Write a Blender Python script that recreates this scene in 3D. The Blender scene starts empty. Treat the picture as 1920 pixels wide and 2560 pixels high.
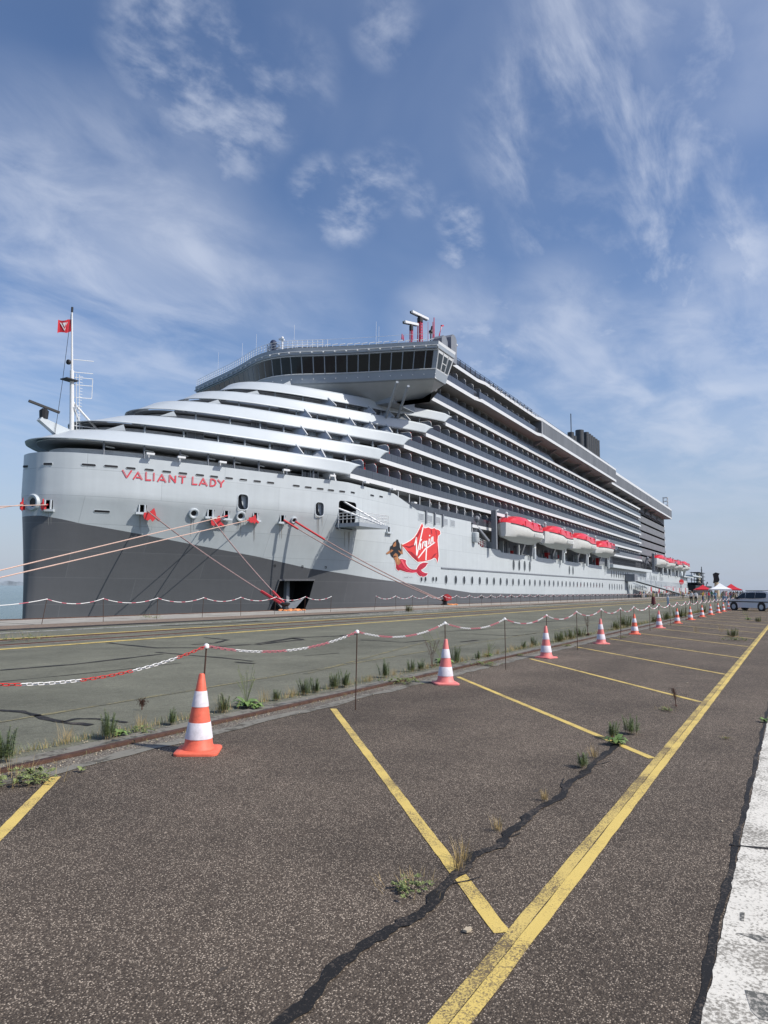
EXPO = 0.2
CLOUD = (5.4, 5.8, 6.7, 1)
HAZE = (2.9, 3.5, 4.5, 1)
import bpy, bmesh, math, random
from mathutils import Vector, Matrix
from mathutils.geometry import tessellate_polygon
random.seed(7)
SC = bpy.context.scene
COL = SC.collection
# ------------------------------------------------------------------ camera
F = 1740.0; CX = 960.0; CY = 1280.0; H = 1.65          # pixels of the 1920x2560 photograph, eye height
TH = math.radians(30.5); PITCH = math.atan(191 / F); ROLL = math.atan(.0092)
FW = Vector((math.cos(TH) * math.cos(PITCH), math.sin(TH) * math.cos(PITCH), math.sin(PITCH)))
_r = FW.cross(Vector((0, 0, 1))).normalized(); _u = _r.cross(FW)
RT = _r * math.cos(ROLL) + _u * math.sin(ROLL); UP = _u * math.cos(ROLL) - _r * math.sin(ROLL)
cam_d = bpy.data.cameras.new('camera'); cam = bpy.data.objects.new('camera', cam_d); COL.objects.link(cam)
M3 = Matrix((RT, UP, -FW)).transposed().to_4x4(); M3.translation = Vector((0, 0, H)); cam.matrix_world = M3
cam_d.sensor_fit = 'HORIZONTAL'; cam_d.sensor_width = 36; cam_d.lens = 36 * F / 1920
cam_d.clip_start = .05; cam_d.clip_end = 60000
SC.camera = cam
SC.view_settings.view_transform = 'Standard'; SC.view_settings.look = 'None'
SC.view_settings.exposure = EXPO; SC.view_settings.gamma = 1
# ------------------------------------------------------------------ sun and sky
SUN = Vector((.16, -1, .93)).normalized()               # towards the sun
sd = bpy.data.lights.new('sun', 'SUN'); sd.energy = 3.7; sd.angle = math.radians(.5); sd.color = (1, .955, .88)
so = bpy.data.objects.new('sun', sd); COL.objects.link(so); so.rotation_euler = SUN.to_track_quat('Z', 'Y').to_euler()
W = bpy.data.worlds.new('World'); SC.world = W; W.use_nodes = True
nt = W.node_tree; N = nt.nodes; LK = nt.links; N.clear()
def ray(px, py): return (FW * F + RT * (px - CX) - UP * (py - CY)).normalized()
def wn(t, **k):
    n = N.new(t)
    for a, b in k.items(): setattr(n, a, b)
    return n
out = wn('ShaderNodeOutputWorld'); bg = wn('ShaderNodeBackground'); bg.inputs[1].default_value = .12
hs = N.new('ShaderNodeHueSaturation'); hs.inputs['Saturation'].default_value = 1.12
tn = N.new('ShaderNodeVectorMath'); tn.operation = 'MULTIPLY'; tn.inputs[1].default_value = (1.11, 1.0, 1.02)
sky = wn('ShaderNodeTexSky', sky_type='NISHITA', sun_disc=False)
sky.sun_elevation = math.asin(SUN.z); sky.sun_rotation = math.atan2(SUN.x, SUN.y); sky.altitude = 0
sky.air_density = 1.0; sky.dust_density = .8; sky.ozone_density = 2.2
tc = wn('ShaderNodeTexCoord')
def vm(op, a, b=None):
    n = wn('ShaderNodeVectorMath', operation=op)
    for i, v in enumerate((a, b)):
        if v is None: continue
        if hasattr(v, 'node'): LK.new(v, n.inputs[i])
        else: n.inputs[i].default_value = v
    return n
def mt(op, a, b=0.0, c=None, clamp=False):
    n = wn('ShaderNodeMath', operation=op, use_clamp=clamp)
    for i, v in enumerate((a, b, c)):
        if v is None: continue
        if hasattr(v, 'node'): LK.new(v, n.inputs[i])
        else: n.inputs[i].default_value = v
    return n.outputs[0]
def mr(v, a, b, c, d, st='SMOOTHSTEP'):
    n = wn('ShaderNodeMapRange', interpolation_type=st)
    LK.new(v, n.inputs[0]); n.inputs[1].default_value = a; n.inputs[2].default_value = b
    n.inputs[3].default_value = c; n.inputs[4].default_value = d
    return n.outputs[0]
nrm = vm('NORMALIZE', tc.outputs['Generated']).outputs[0]
sep = wn('ShaderNodeSeparateXYZ'); LK.new(nrm, sep.inputs[0])
zz = mt('MAXIMUM', mt('ADD', sep.outputs[2], .12), .02)
cxy = wn('ShaderNodeCombineXYZ'); LK.new(mt('DIVIDE', sep.outputs[0], zz), cxy.inputs[0]); LK.new(mt('DIVIDE', sep.outputs[1], zz), cxy.inputs[1])
# cloud sheet: warped noise on a plane overhead, stretched one way like cirrus
def noise(vec, scale, detail, rough, rot, sx, sy, dist=0.0, off=0.0):
    mp = wn('ShaderNodeMapping'); LK.new(vec, mp.inputs[0]); mp.inputs['Rotation'].default_value = (0, 0, rot)
    mp.inputs['Scale'].default_value = (sx, sy, 1); mp.inputs['Location'].default_value = (off, off * .7, off * .3)
    n = wn('ShaderNodeTexNoise'); LK.new(mp.outputs[0], n.inputs['Vector'])
    n.inputs['Scale'].default_value = scale; n.inputs['Detail'].default_value = detail
    n.inputs['Roughness'].default_value = rough; n.inputs['Distortion'].default_value = dist
    return n.outputs[0]
cv = cxy.outputs[0]
n_big = noise(cv, 1.3, 4, .55, .5, 1, 1, .6, 3.1)
n_cir = noise(cv, 3.4, 9, .6, TH + .25, .8, 1.35, .45, 7.7)
n_cir2 = noise(cv, 3.2, 9, .6, TH - .25, .55, 1.7, .5, 1.3)
n_puf = noise(cv, 8.5, 8, .58, .2, 1, 1.2, .15, 5.5)
def patches(lst):
    acc = None
    for (px, py, rad, w) in lst:
        d = vm('DOT_PRODUCT', nrm, tuple(ray(px, py))).outputs['Value']
        m = mr(d, math.cos(math.radians(rad)), math.cos(math.radians(rad * .25)), 0, w)
        acc = m if acc is None else mt('MAXIMUM', acc, m)
    return acc
cov_v = patches([(60, 620, 13, .9), (380, 760, 13, .85), (150, 900, 12, .8), (640, 830, 10, .6), (1700, 1100, 15, .95), (1400, 900, 9, .8),
                 (1850, 1300, 14, .9), (1150, 850, 7, .6), (1850, 830, 9, .8), (300, 600, 12, .7), (1800, 60, 9, .35), (1300, 1080, 9, .8)])
cov_c = patches([(1440, 300, 9, 1), (1430, 520, 6, .95), (1520, 660, 6, .8), (1600, 200, 9, 1), (1690, 420, 8, 1), (1680, 680, 9, 1.1), (1500, 100, 8, .7), (1780, 600, 7, .55), (1700, 30, 10, .6)])
cov_p = patches([(440, 110, 5.5, .9), (520, 160, 5, .95), (540, 280, 5, .85), (640, 250, 4.5, .75), (560, 330, 4.5, .7), (730, 190, 4, .45), (800, 470, 2.8, .8), (860, 530, 3.2, .85), (920, 465, 3.0, .95),
                 (1045, 500, 1.8, .6), (1145, 550, 2.2, .95), (1155, 615, 2.2, .95), (970, 75, 3, .6), (980, 430, 2.6, .6), (1440, 840, 5, .8), (1230, 855, 5, .7), (80, 500, 4, .7)])
veil = mt('MULTIPLY', cov_v, mt('ADD', mr(n_cir, .34, .7, 0, .55), mr(n_big, .36, .66, 0, .5)))
cir = mt('MULTIPLY', cov_c, mt('ADD', mr(n_cir2, .42, .72, 0, .75), mr(n_puf, .45, .8, 0, .2)))
puf = mt('MULTIPLY', cov_p, mr(mt('ADD', mt('MULTIPLY', n_puf, .7), mt('MULTIPLY', n_cir, .3)), .42, .68, 0, .95))
base = mr(n_big, .4, .8, .0, .12)
amt = mt('ADD', mt('MAXIMUM', mt('MAXIMUM', mt('MULTIPLY', veil, .78), mt('MULTIPLY', cir, 1.0)), mt('MULTIPLY', puf, .74)), base, clamp=True)
amt = mt('MULTIPLY', amt, mr(sep.outputs[2], .02, .22, .45, .8))
mix = wn('ShaderNodeMix', data_type='RGBA'); LK.new(amt, mix.inputs[0]); LK.new(sky.outputs[0], hs.inputs['Color']); LK.new(hs.outputs[0], tn.inputs[0]); LK.new(tn.outputs[0], mix.inputs[6]); mix.inputs[7].default_value = CLOUD
hz = mr(sep.outputs[2], -.02, .34, .85, 0)                  # bluish haze low over the sea
mx2 = wn('ShaderNodeMix', data_type='RGBA'); LK.new(hz, mx2.inputs[0]); LK.new(mix.outputs[2], mx2.inputs[6]); mx2.inputs[7].default_value = HAZE
LK.new(mx2.outputs[2], bg.inputs[0]); LK.new(bg.outputs[0], out.inputs[0])
# ------------------------------------------------------------------ helpers: pixels of the photograph to points on real surfaces
C0 = Vector((0, 0, H))
def onZ(px, py, z=0.0): d = ray(px, py); return C0 + d * ((z - H) / d.z)
def onY(px, py, y): d = ray(px, py); return C0 + d * (y / d.y)
def onX(px, py, x): d = ray(px, py); return C0 + d * (x / d.x)
def tag(o, label=None, cat=None, group=None, kind=None):
    if label: o['label'] = label
    if cat: o['category'] = cat
    if group: o['group'] = group
    if kind: o['kind'] = kind
    return o
def empty(name, loc, label=None, cat=None, group=None, rz=0):
    o = bpy.data.objects.new(name, None); COL.objects.link(o); o.location = loc; o.rotation_euler = (0, 0, rz)
    o.empty_display_size = .3
    return tag(o, label, cat, group)
def dup(root, loc, rz=None, label=None, mats=None):
    r = root.copy(); COL.objects.link(r); r.location = loc
    if rz is not None: r.rotation_euler = (0, 0, rz)
    if label: r['label'] = label
    for ch in list(root.children):
        c = ch.copy(); COL.objects.link(c); c.parent = r
        for g in ch.children:
            d = g.copy(); COL.objects.link(d); d.parent = c
    return r
class MB:
    def __init__(s): s.v = []; s.f = []; s.m = []; s.mi = 0
    def add(s, vs, fs):
        b = len(s.v); s.v += [tuple(v) for v in vs]
        for f in fs: s.f.append([b + i for i in f]); s.m.append(s.mi)
        return s
    def box(s, a, b):
        x0, y0, z0 = a; x1, y1, z1 = b
        vs = [(x, y, z) for z in (z0, z1) for y in (y0, y1) for x in (x0, x1)]
        return s.add(vs, [(0, 2, 3, 1), (4, 5, 7, 6), (0, 1, 5, 4), (2, 6, 7, 3), (0, 4, 6, 2), (1, 3, 7, 5)])
    def beam(s, p, q, w, h=None, up=(0, 0, 1)):
        p = Vector(p); q = Vector(q); h = h or w; d = (q - p).normalized(); u = Vector(up)
        if abs(d.dot(u)) > .98: u = Vector((1, 0, 0))
        r = d.cross(u).normalized() * w / 2; t = r.cross(d).normalized() * h / 2
        vs = [p - r - t, p + r - t, p + r + t, p - r + t, q - r - t, q + r - t, q + r + t, q - r + t]
        return s.add(vs, [(0, 1, 2, 3), (7, 6, 5, 4), (0, 4, 5, 1), (1, 5, 6, 2), (2, 6, 7, 3), (3, 7, 4, 0)])
    def tube(s, pts, r, n=8, cap=True, r2=None):
        pts = [Vector(p) for p in pts]; rings = []; L = len(pts)
        for i, p in enumerate(pts):
            d = (pts[min(i + 1, L - 1)] - pts[max(i - 1, 0)]).normalized()
            u = Vector((0, 0, 1)) if abs(d.z) < .95 else Vector((1, 0, 0))
            a = d.cross(u).normalized(); b = a.cross(d).normalized()
            rr = r if r2 is None else r + (r2 - r) * i / (L - 1)
            rings.append([p + a * math.cos(2 * math.pi * k / n) * rr + b * math.sin(2 * math.pi * k / n) * rr for k in range(n)])
        vs = [v for g in rings for v in g]; fs = []
        for i in range(L - 1):
            for k in range(n): fs.append((i * n + k, (i + 1) * n + k, (i + 1) * n + (k + 1) % n, i * n + (k + 1) % n))
        if cap: fs.append(tuple(range(n))); fs.append(tuple((L - 1) * n + k for k in reversed(range(n))))
        return s.add(vs, fs)
    def lathe(s, prof, n=24, c=(0, 0, 0)):
        vs = []; fs = []
        for r, z in prof:
            for k in range(n): a = 2 * math.pi * k / n; vs.append((c[0] + r * math.cos(a), c[1] + r * math.sin(a), c[2] + z))
        for i in range(len(prof) - 1):
            for k in range(n): fs.append((i * n + k, i * n + (k + 1) % n, (i + 1) * n + (k + 1) % n, (i + 1) * n + k))
        fs.append(tuple(reversed(range(n)))); fs.append(tuple((len(prof) - 1) * n + k for k in range(n)))
        return s.add(vs, fs)
    def grid(s, rows, close=False, flip=False):
        n = len(rows[0]); vs = [v for r in rows for v in r]; fs = []
        for i in range(len(rows) - 1):
            for k in range(n if close else n - 1):
                f = (i * n + k, i * n + (k + 1) % n, (i + 1) * n + (k + 1) % n, (i + 1) * n + k)
                fs.append(f[::-1] if flip else f)
        return s.add(vs, fs)
    def prism(s, poly, d):           # polygon of 3d points pushed along d
        poly = [Vector(p) for p in poly]; n = len(poly); d = Vector(d)
        vs = poly + [p + d for p in poly]
        fs = [tuple(range(n)), tuple(reversed(range(n, 2 * n)))] + [(k, n + k, n + (k + 1) % n, (k + 1) % n) for k in range(n)]
        return s.add(vs, fs)
    def ball(s, c, r, n=10, sz=1.0):
        return s.lathe([(max(r * math.sin(math.pi * i / 6), .001), -r * sz * math.cos(math.pi * i / 6)) for i in range(7)], n, c)
    def build(s, name, mats, parent=None, smooth=False, origin=None, fix=True, world=False):
        me = bpy.data.meshes.new(name)
        o0 = Vector(origin) if origin is not None else None
        vs = [tuple(Vector(v) - o0) for v in s.v] if o0 is not None else s.v
        me.from_pydata(vs, [], s.f)
        if not isinstance(mats, (list, tuple)): mats = [mats]
        for m in mats: me.materials.append(m)
        me.polygons.foreach_set('material_index', s.m)
        if fix:
            bm = bmesh.new(); bm.from_mesh(me); bmesh.ops.recalc_face_normals(bm, faces=bm.faces); bm.to_mesh(me); bm.free()
        if smooth:
            me.polygons.foreach_set('use_smooth', [True] * len(me.polygons)); me.set_sharp_from_angle(angle=math.radians(smooth if smooth is not True else 40))
        me.update()
        o = bpy.data.objects.new(name, me); COL.objects.link(o)
        if o0 is not None: o.location = o0
        if parent is not None:
            o.parent = parent
            if world: o.matrix_parent_inverse = Matrix.Translation(-Vector(parent.location))
        return o
# ------------------------------------------------------------------ materials
def mat(name, col, rough=.55, metal=0.0, spec=.5, var=.0, vs=1.0, bump=0.0, bs=20.0, col2=None, alpha=None, coat=0):
    m = bpy.data.materials.new(name); m.use_nodes = True; t = m.node_tree; b = t.nodes['Principled BSDF']
    b.inputs['Roughness'].default_value = rough; b.inputs['Metallic'].default_value = metal; b.inputs['Specular IOR Level'].default_value = spec
    b.inputs['Base Color'].default_value = (*col, 1)
    if coat: b.inputs['Coat Weight'].default_value = coat
    g = t.nodes.new('ShaderNodeNewGeometry')
    if var:
        n = t.nodes.new('ShaderNodeTexNoise'); n.inputs['Scale'].default_value = vs; n.inputs['Detail'].default_value = 6; n.inputs['Roughness'].default_value = .65
        t.links.new(g.outputs['Position'], n.inputs['Vector'])
        r = t.nodes.new('ShaderNodeMapRange'); r.inputs[1].default_value = .3; r.inputs[2].default_value = .7; t.links.new(n.outputs[0], r.inputs[0])
        mx = t.nodes.new('ShaderNodeMix'); mx.data_type = 'RGBA'; t.links.new(r.outputs[0], mx.inputs[0])
        c2 = col2 or tuple(c * (1 - var) for c in col)
        c1 = col if col2 else tuple(min(1, c * (1 + var)) for c in col)
        mx.inputs[6].default_value = (*c1, 1); mx.inputs[7].default_value = (*c2, 1); t.links.new(mx.outputs[2], b.inputs['Base Color'])
    if bump:
        n = t.nodes.new('ShaderNodeTexNoise'); n.inputs['Scale'].default_value = bs; n.inputs['Detail'].default_value = 4
        t.links.new(g.outputs['Position'], n.inputs['Vector'])
        bp = t.nodes.new('ShaderNodeBump'); bp.inputs['Strength'].default_value = bump; bp.inputs['Distance'].default_value = .01
        t.links.new(n.outputs[0], bp.inputs['Height']); t.links.new(bp.outputs[0], b.inputs['Normal'])
    return m
class NT:
    def __init__(s, name, rough=.6, spec=.5):
        s.m = bpy.data.materials.new(name); s.m.use_nodes = True; s.t = s.m.node_tree; s.b = s.t.nodes['Principled BSDF']
        s.b.inputs['Roughness'].default_value = rough; s.b.inputs['Specular IOR Level'].default_value = spec
        s.pos = s.t.nodes.new('ShaderNodeNewGeometry').outputs['Position']
    def n(s, t): return s.t.nodes.new(t)
    def l(s, a, b): s.t.links.new(a, b)
    def map(s, scale=(1, 1, 1), rot=(0, 0, 0), loc=(0, 0, 0)):
        m = s.n('ShaderNodeMapping'); s.l(s.pos, m.inputs[0]); m.inputs['Scale'].default_value = scale; m.inputs['Rotation'].default_value = rot; m.inputs['Location'].default_value = loc
        return m.outputs[0]
    def noise(s, vec, sc, det=5, ro=.6, dist=0):
        n = s.n('ShaderNodeTexNoise'); s.l(vec, n.inputs['Vector']); n.inputs['Scale'].default_value = sc; n.inputs['Detail'].default_value = det; n.inputs['Roughness'].default_value = ro; n.inputs['Distortion'].default_value = dist
        return n.outputs[0]
    def rng(s, v, a, b, c=0, d=1):
        n = s.n('ShaderNodeMapRange'); s.l(v, n.inputs[0]); n.inputs[1].default_value = a; n.inputs[2].default_value = b; n.inputs[3].default_value = c; n.inputs[4].default_value = d
        return n.outputs[0]
    def mix(s, f, a, b):
        n = s.n('ShaderNodeMix'); n.data_type = 'RGBA'
        for i, v in ((0, f), (6, a), (7, b)):
            if hasattr(v, 'node'): s.l(v, n.inputs[i])
            elif i == 0: n.inputs[0].default_value = v
            else: n.inputs[i].default_value = (*v, 1)
        return n.outputs[2]
    def math(s, op, a, b=0.0):
        n = s.n('ShaderNodeMath'); n.operation = op
        for i, v in enumerate((a, b)):
            if hasattr(v, 'node'): s.l(v, n.inputs[i])
            else: n.inputs[i].default_value = v
        return n.outputs[0]
    def bump(s, h, st, dist=.01):
        n = s.n('ShaderNodeBump'); n.inputs['Strength'].default_value = st; n.inputs['Distance'].default_value = dist; s.l(h, n.inputs['Height']); s.l(n.outputs[0], s.b.inputs['Normal'])
    def color(s, c): s.l(c, s.b.inputs['Base Color']); return s.m
def asphalt(name, dark, lite, peb, seed=0, chip=.5, stones=115, blotch=.25):
    a = NT(name, .85, .3)
    v = a.n('ShaderNodeTexVoronoi'); a.l(a.map(loc=(seed, seed, 0)), v.inputs['Vector']); v.inputs['Scale'].default_value = stones
    sp = a.n('ShaderNodeSeparateColor'); a.l(v.outputs['Color'], sp.inputs[0])
    big = a.math('ADD', a.math('MULTIPLY', a.noise(a.pos, .7, 5, .6), .55), a.math('MULTIPLY', a.noise(a.map((.6, 1.4, 1)), .22, 4, .6), .45)); mid = a.noise(a.pos, 7, 4, .7)
    c = a.mix(sp.outputs[0], dark, lite)
    f = a.math('MULTIPLY', a.rng(sp.outputs[1], 1 - chip * .6, 1 - chip * .6 + .05), a.rng(v.outputs['Distance'], .55, .35))
    pc = a.mix(sp.outputs[2], peb, tuple(x * .55 for x in peb))
    c = a.mix(f, c, pc)
    tone = a.math('ADD', a.rng(big, .36, .64, 1 - blotch, 1 + blotch * .6), a.rng(mid, .3, .7, -.12, .12))
    k = a.n('ShaderNodeVectorMath'); k.operation = 'SCALE'; a.l(c, k.inputs[0]); a.l(tone, k.inputs['Scale'])
    a.bump(a.math('ADD', a.math('MULTIPLY', v.outputs['Distance'], -1.0), a.math('MULTIPLY', sp.outputs[0], .6)), .55, .006)
    return a.color(k.outputs[0])
M = {}
M['park'] = asphalt('parking_asphalt', (.054, .041, .031), (.142, .112, .084), (.58, .48, .37), 3, .56, 122, .34)
M['quay'] = asphalt('grey_green_asphalt', (.125, .125, .092), (.205, .203, .152), (.3, .3, .25), 9, .22, 90, .3)
def paint(name, col, wear, worn, sc=60, lo=.48, hi=.56):
    a = NT(name, .7, .3); n = a.noise(a.pos, sc, 4, .7); n2 = a.noise(a.pos, 2.2, 4, .6)
    f = a.rng(a.math('ADD', a.math('MULTIPLY', n, .6), a.math('MULTIPLY', n2, .4)), lo + wear, hi + wear)
    t = a.mix(a.noise(a.pos, 5, 4, .6), tuple(c * .82 for c in col), col)
    a.bump(n, .4, .004)
    return a.color(a.mix(f, t, worn))
M['yellow'] = paint('yellow_marking_paint', (.78, .58, .17), .03, (.2, .15, .08), 110)
M['yellow_old'] = paint('worn_yellow_paint', (.72, .54, .17), -.015, (.16, .12, .07), 110)
M['yellow_faded'] = paint('faded_yellow_paint', (.3, .26, .13), -.02, (.13, .13, .1), 25)
M['white_mark'] = paint('worn_white_paint', (.82, .78, .68), .0, (.27, .25, .21), 55)
M['white_line'] = paint('white_line_paint', (.62, .62, .57), .0, (.16, .16, .14), 8)
M['tar'] = paint('black_tar_seam', (.017, .016, .015), .035, (.10, .082, .066), 60)
M['stain'] = paint('dark_bare_patch', (.13, .13, .115), .0, (.5, .47, .41), 40)
M['concrete'] = paint('weathered_concrete', (.25, .235, .195), .02, (.1, .09, .07), 9)
M['concrete'].name = 'weathered_concrete'
M['concrete2'] = mat('pale_quay_concrete', (.36, .335, .285), .85, var=.28, vs=1.2, bump=.3, bs=20)
M['gravel'] = mat('brown_gravel', (.22, .165, .12), .9, var=.35, vs=6, bump=.8, bs=90)
M['grit'] = asphalt('loose_grit', (.08, .07, .06), (.22, .19, .15), (.45, .4, .32), 5, .8, 60)
M['rust'] = mat('rusty_steel_rail', (.105, .055, .038), .75, metal=.3, var=.4, vs=9, bump=.4, bs=60)
M['rust2'] = mat('rusty_post_steel', (.075, .038, .025), .8, metal=.2, var=.3, vs=30)
def hullmat(name, c1, c2, line, sc=.16, rough=.38):
    a = NT(name, rough, .45)
    b = a.n('ShaderNodeTexBrick'); mp = a.map((1, 1, 1), (math.pi / 2, 0, 0)); a.l(mp, b.inputs['Vector'])
    b.inputs['Color1'].default_value = (*c1, 1); b.inputs['Color2'].default_value = (*c2, 1); b.inputs['Mortar'].default_value = (*line, 1)
    b.inputs['Scale'].default_value = 1; b.inputs['Brick Width'].default_value = 11; b.inputs['Row Height'].default_value = 2.35; b.inputs['Mortar Size'].default_value = .03; b.inputs['Mortar Smooth'].default_value = .6
    n = a.noise(a.map((.35, .35, 1.2)), sc * 6, 5, .6)
    streak = a.noise(a.map((1.6, 1.6, .06)), 1.0, 4, .6)
    t = a.rng(a.math('ADD', a.math('MULTIPLY', n, .5), a.math('MULTIPLY', streak, .5)), .32, .68, .93, 1.04)
    k = a.n('ShaderNodeVectorMath'); k.operation = 'SCALE'; a.l(b.outputs['Color'], k.inputs[0]); a.l(t, k.inputs['Scale'])
    h = a.math('ADD', a.math('MULTIPLY', a.noise(a.map((.5, .5, .5)), .8, 3, .5), 1.0), a.math('MULTIPLY', b.outputs['Fac'], -.25))
    a.bump(h, .2, .07)
    return a.color(k.outputs[0])
M['hull'] = hullmat('light_grey_hull_paint', (.475, .515, .53), (.515, .555, .57), (.38, .415, .43))
M['hulldark'] = hullmat('dark_grey_hull_paint', (.105, .108, .116), (.118, .121, .129), (.145, .15, .158), rough=.42)
M['band'] = mat('pale_grey_deck_paint', (.50, .545, .57), .45, var=.04, vs=.4)
M['fascia'] = mat('white_deck_edge_paint', (.64, .655, .66), .4, var=.03, vs=.5)
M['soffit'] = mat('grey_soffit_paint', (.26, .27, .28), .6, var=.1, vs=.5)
M['ggrey'] = mat('bridge_grey_with_shade', (.29, .325, .36), .4, var=.05, vs=.5)  # bridge front's shade is in this colour; also used on struts and platform
M['midgrey'] = mat('mid_grey_paint', (.2, .215, .24), .5, var=.1, vs=1)
M['uside'] = mat('pale_underside_paint', (.43, .46, .48), .5, var=.08, vs=.6)
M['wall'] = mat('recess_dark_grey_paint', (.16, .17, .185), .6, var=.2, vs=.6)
M['bowwall'] = mat('bow_recess_bounce_lit_grey', (.52, .55, .58), .55, var=.25, vs=.5)  # lighter copy of the recess grey, bounce light put into the colour
M['divider'] = mat('balcony_divider_grey', (.31, .34, .38), .35, var=.1, vs=1)
M['dglass'] = mat('dark_tinted_glass', (.012, .015, .019), .06, spec=.6)
M['rail_w'] = mat('white_railing_paint', (.72, .73, .73), .4)
M['red'] = mat('signal_red_paint', (.56, .03, .035), .35)
M['pinkred'] = mat('faded_red_mast_paint', (.55, .06, .1), .4)
M['blk'] = mat('matt_black', (.015, .015, .017), .5)
M['dkgrey'] = mat('funnel_dark_grey', (.035, .04, .046), .55, var=.2, vs=.8)
M['boatwhite'] = mat('lifeboat_white_gelcoat', (.68, .69, .66), .4, var=.06, vs=.8)
M['boatred'] = mat('lifeboat_red_gelcoat', (.68, .025, .04), .28, var=.12, vs=.7, coat=.3)
M['rope'] = mat('faded_orange_rope', (.62, .43, .35), .85, var=.1, vs=6)
M['rope2'] = mat('weathered_pink_rope', (.40, .27, .24), .85, var=.2, vs=6)
M['orange'] = mat('orange_rope_pile', (.7, .27, .1), .85, var=.3, vs=8, bump=.5, bs=30)
def balus():
    a = NT('tinted_balustrade_glass', .16, .6)
    b = a.n('ShaderNodeTexBrick'); mp = a.map((1, 1, 1), (math.pi / 2, 0, 0)); a.l(mp, b.inputs['Vector']); b.offset = 0
    b.inputs['Color1'].default_value = (.052, .057, .07, 1); b.inputs['Color2'].default_value = (.064, .07, .085, 1); b.inputs['Mortar'].default_value = (.03, .034, .04, 1)
    b.inputs['Scale'].default_value = 1; b.inputs['Brick Width'].default_value = 1.45; b.inputs['Row Height'].default_value = 40; b.inputs['Mortar Size'].default_value = .04
    return a.color(b.outputs['Color'])
M['balus'] = balus()
def panels(name, c1, c2, w=1.2):
    a = NT(name, .6, .3)
    b = a.n('ShaderNodeTexBrick'); mp = a.map((1, 1, 1), (math.pi / 2, 0, 0)); a.l(mp, b.inputs['Vector']); b.offset = 0
    b.inputs['Color1'].default_value = (*c1, 1); b.inputs['Color2'].default_value = (*c2, 1); b.inputs['Mortar'].default_value = (c1[0] * .6, c1[1] * .6, c1[2] * .6, 1)
    b.inputs['Scale'].default_value = 1; b.inputs['Brick Width'].default_value = w; b.inputs['Row Height'].default_value = 40; b.inputs['Mortar Size'].default_value = .03
    return a.color(b.outputs['Color'])
M['panel'] = panels('grey_glass_panels', (.125, .135, .15), (.16, .172, .188), 1.3)
def water():
    a = NT('grey_green_sea_water', .18, .5)
    n = a.noise(a.map((1, .35, 1), (0, 0, -TH)), .35, 8, .7); n2 = a.noise(a.pos, .012, 4, .6)
    a.bump(n, .9, 1.0)
    return a.color(a.mix(n2, (.09, .15, .135), (.13, .2, .18)))
M['sea'] = water()
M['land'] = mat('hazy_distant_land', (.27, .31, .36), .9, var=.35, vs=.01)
M['cone_o'] = mat('orange_red_cone_plastic', (.80, .15, .085), .55, var=.16, vs=18)
M['cone_p'] = mat('sun_bleached_cone_plastic', (.78, .22, .2), .55, var=.1, vs=12)
M['cone_w'] = mat('white_reflective_band', (.68, .64, .67), .6, var=.14, vs=22)
M['cone_w2'] = mat('grubby_white_band', (.66, .62, .66), .6, var=.12, vs=16)
M['ch_r'] = mat('red_chain_plastic', (.65, .035, .03), .45)
M['ch_p'] = mat('faded_pink_chain_plastic', (.62, .16, .2), .5)
M['ch_w'] = mat('white_chain_plastic', (.85, .84, .82), .45)
M['leaf'] = mat('green_weed_leaf', (.18, .22, .075), .6, var=.4, vs=25)
M['leaf2'] = mat('blue_green_weed_leaf', (.16, .215, .085), .6, var=.4, vs=25)
M['leafl'] = mat('pale_broad_leaf', (.16, .25, .07), .55, var=.3, vs=20)
M['dry'] = mat('dry_straw_grass', (.42, .31, .14), .8, var=.3, vs=25)
M['brown'] = mat('dead_brown_seedhead', (.10, .045, .03), .8, var=.3, vs=25)
M['tentw'] = mat('white_tent_canvas', (.85, .87, .9), .7)
M['tentr'] = mat('red_tent_canvas', (.6, .02, .035), .65)
M['stone'] = mat('pale_stone_chip', (.5, .42, .3), .8, var=.2, vs=30)
# ------------------------------------------------------------------ ground
def sheet(name, x0, x1, y0, y1, z, m, kind='structure', jag=0, seg=1):
    b = MB()
    if jag:
        rows = [[], []]
        for i in range(seg + 1):
            x = x0 + (x1 - x0) * i / seg
            rows[0].append((x, y0 + random.uniform(-jag, jag), z)); rows[1].append((x, y1 + random.uniform(-jag, jag), z))
        b.grid(rows)
    else: b.add([(x0, y0, z), (x1, y0, z), (x1, y1, z), (x0, y1, z)], [(0, 1, 2, 3)])
    o = b.build(name, m); o['kind'] = kind; return o
b = MB(); b.box((-300, -400, -8), (900, 32, -.02)); b.build('ground', M['quay'])['kind'] = 'structure'
sheet('quay_apron', -300, 900, 6.5, 25.3, 0, M['quay'])
sheet('parking_asphalt', -300, 900, -400, 5.88, 0, M['park'])
sheet('grit_strip', -300, 900, 5.80, 6.08, .004, M['grit'])
sheet('concrete_strip', -20, 200, 5.68, 5.86, .006, M['concrete'], jag=.05, seg=700)
sheet('rail_bed', -300, 900, 6.2, 6.48, .008, M['concrete'], jag=.0)
sheet('gravel_strip', -300, 900, 25.3, 27.6, .006, M['gravel'])
sheet('tar_strip', -60, 500, 24.7, 25.4, .010, M['tar'], jag=.12, seg=260)
sheet('quay_edge', -300, 900, 27.6, 32, .010, M['concrete2'])
b = MB()
for x in range(-60, 400, 6): b.box((x, 27.62, .005), (x + .06, 31.9, .014))
o = b.build('quay_joint', M['tar']); o['kind'] = 'structure'
b = MB(); b.box((-300, 31.75, -8), (900, 32.02, .05)); o = b.build('quay_coping', M['rust']); o['kind'] = 'structure'
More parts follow.
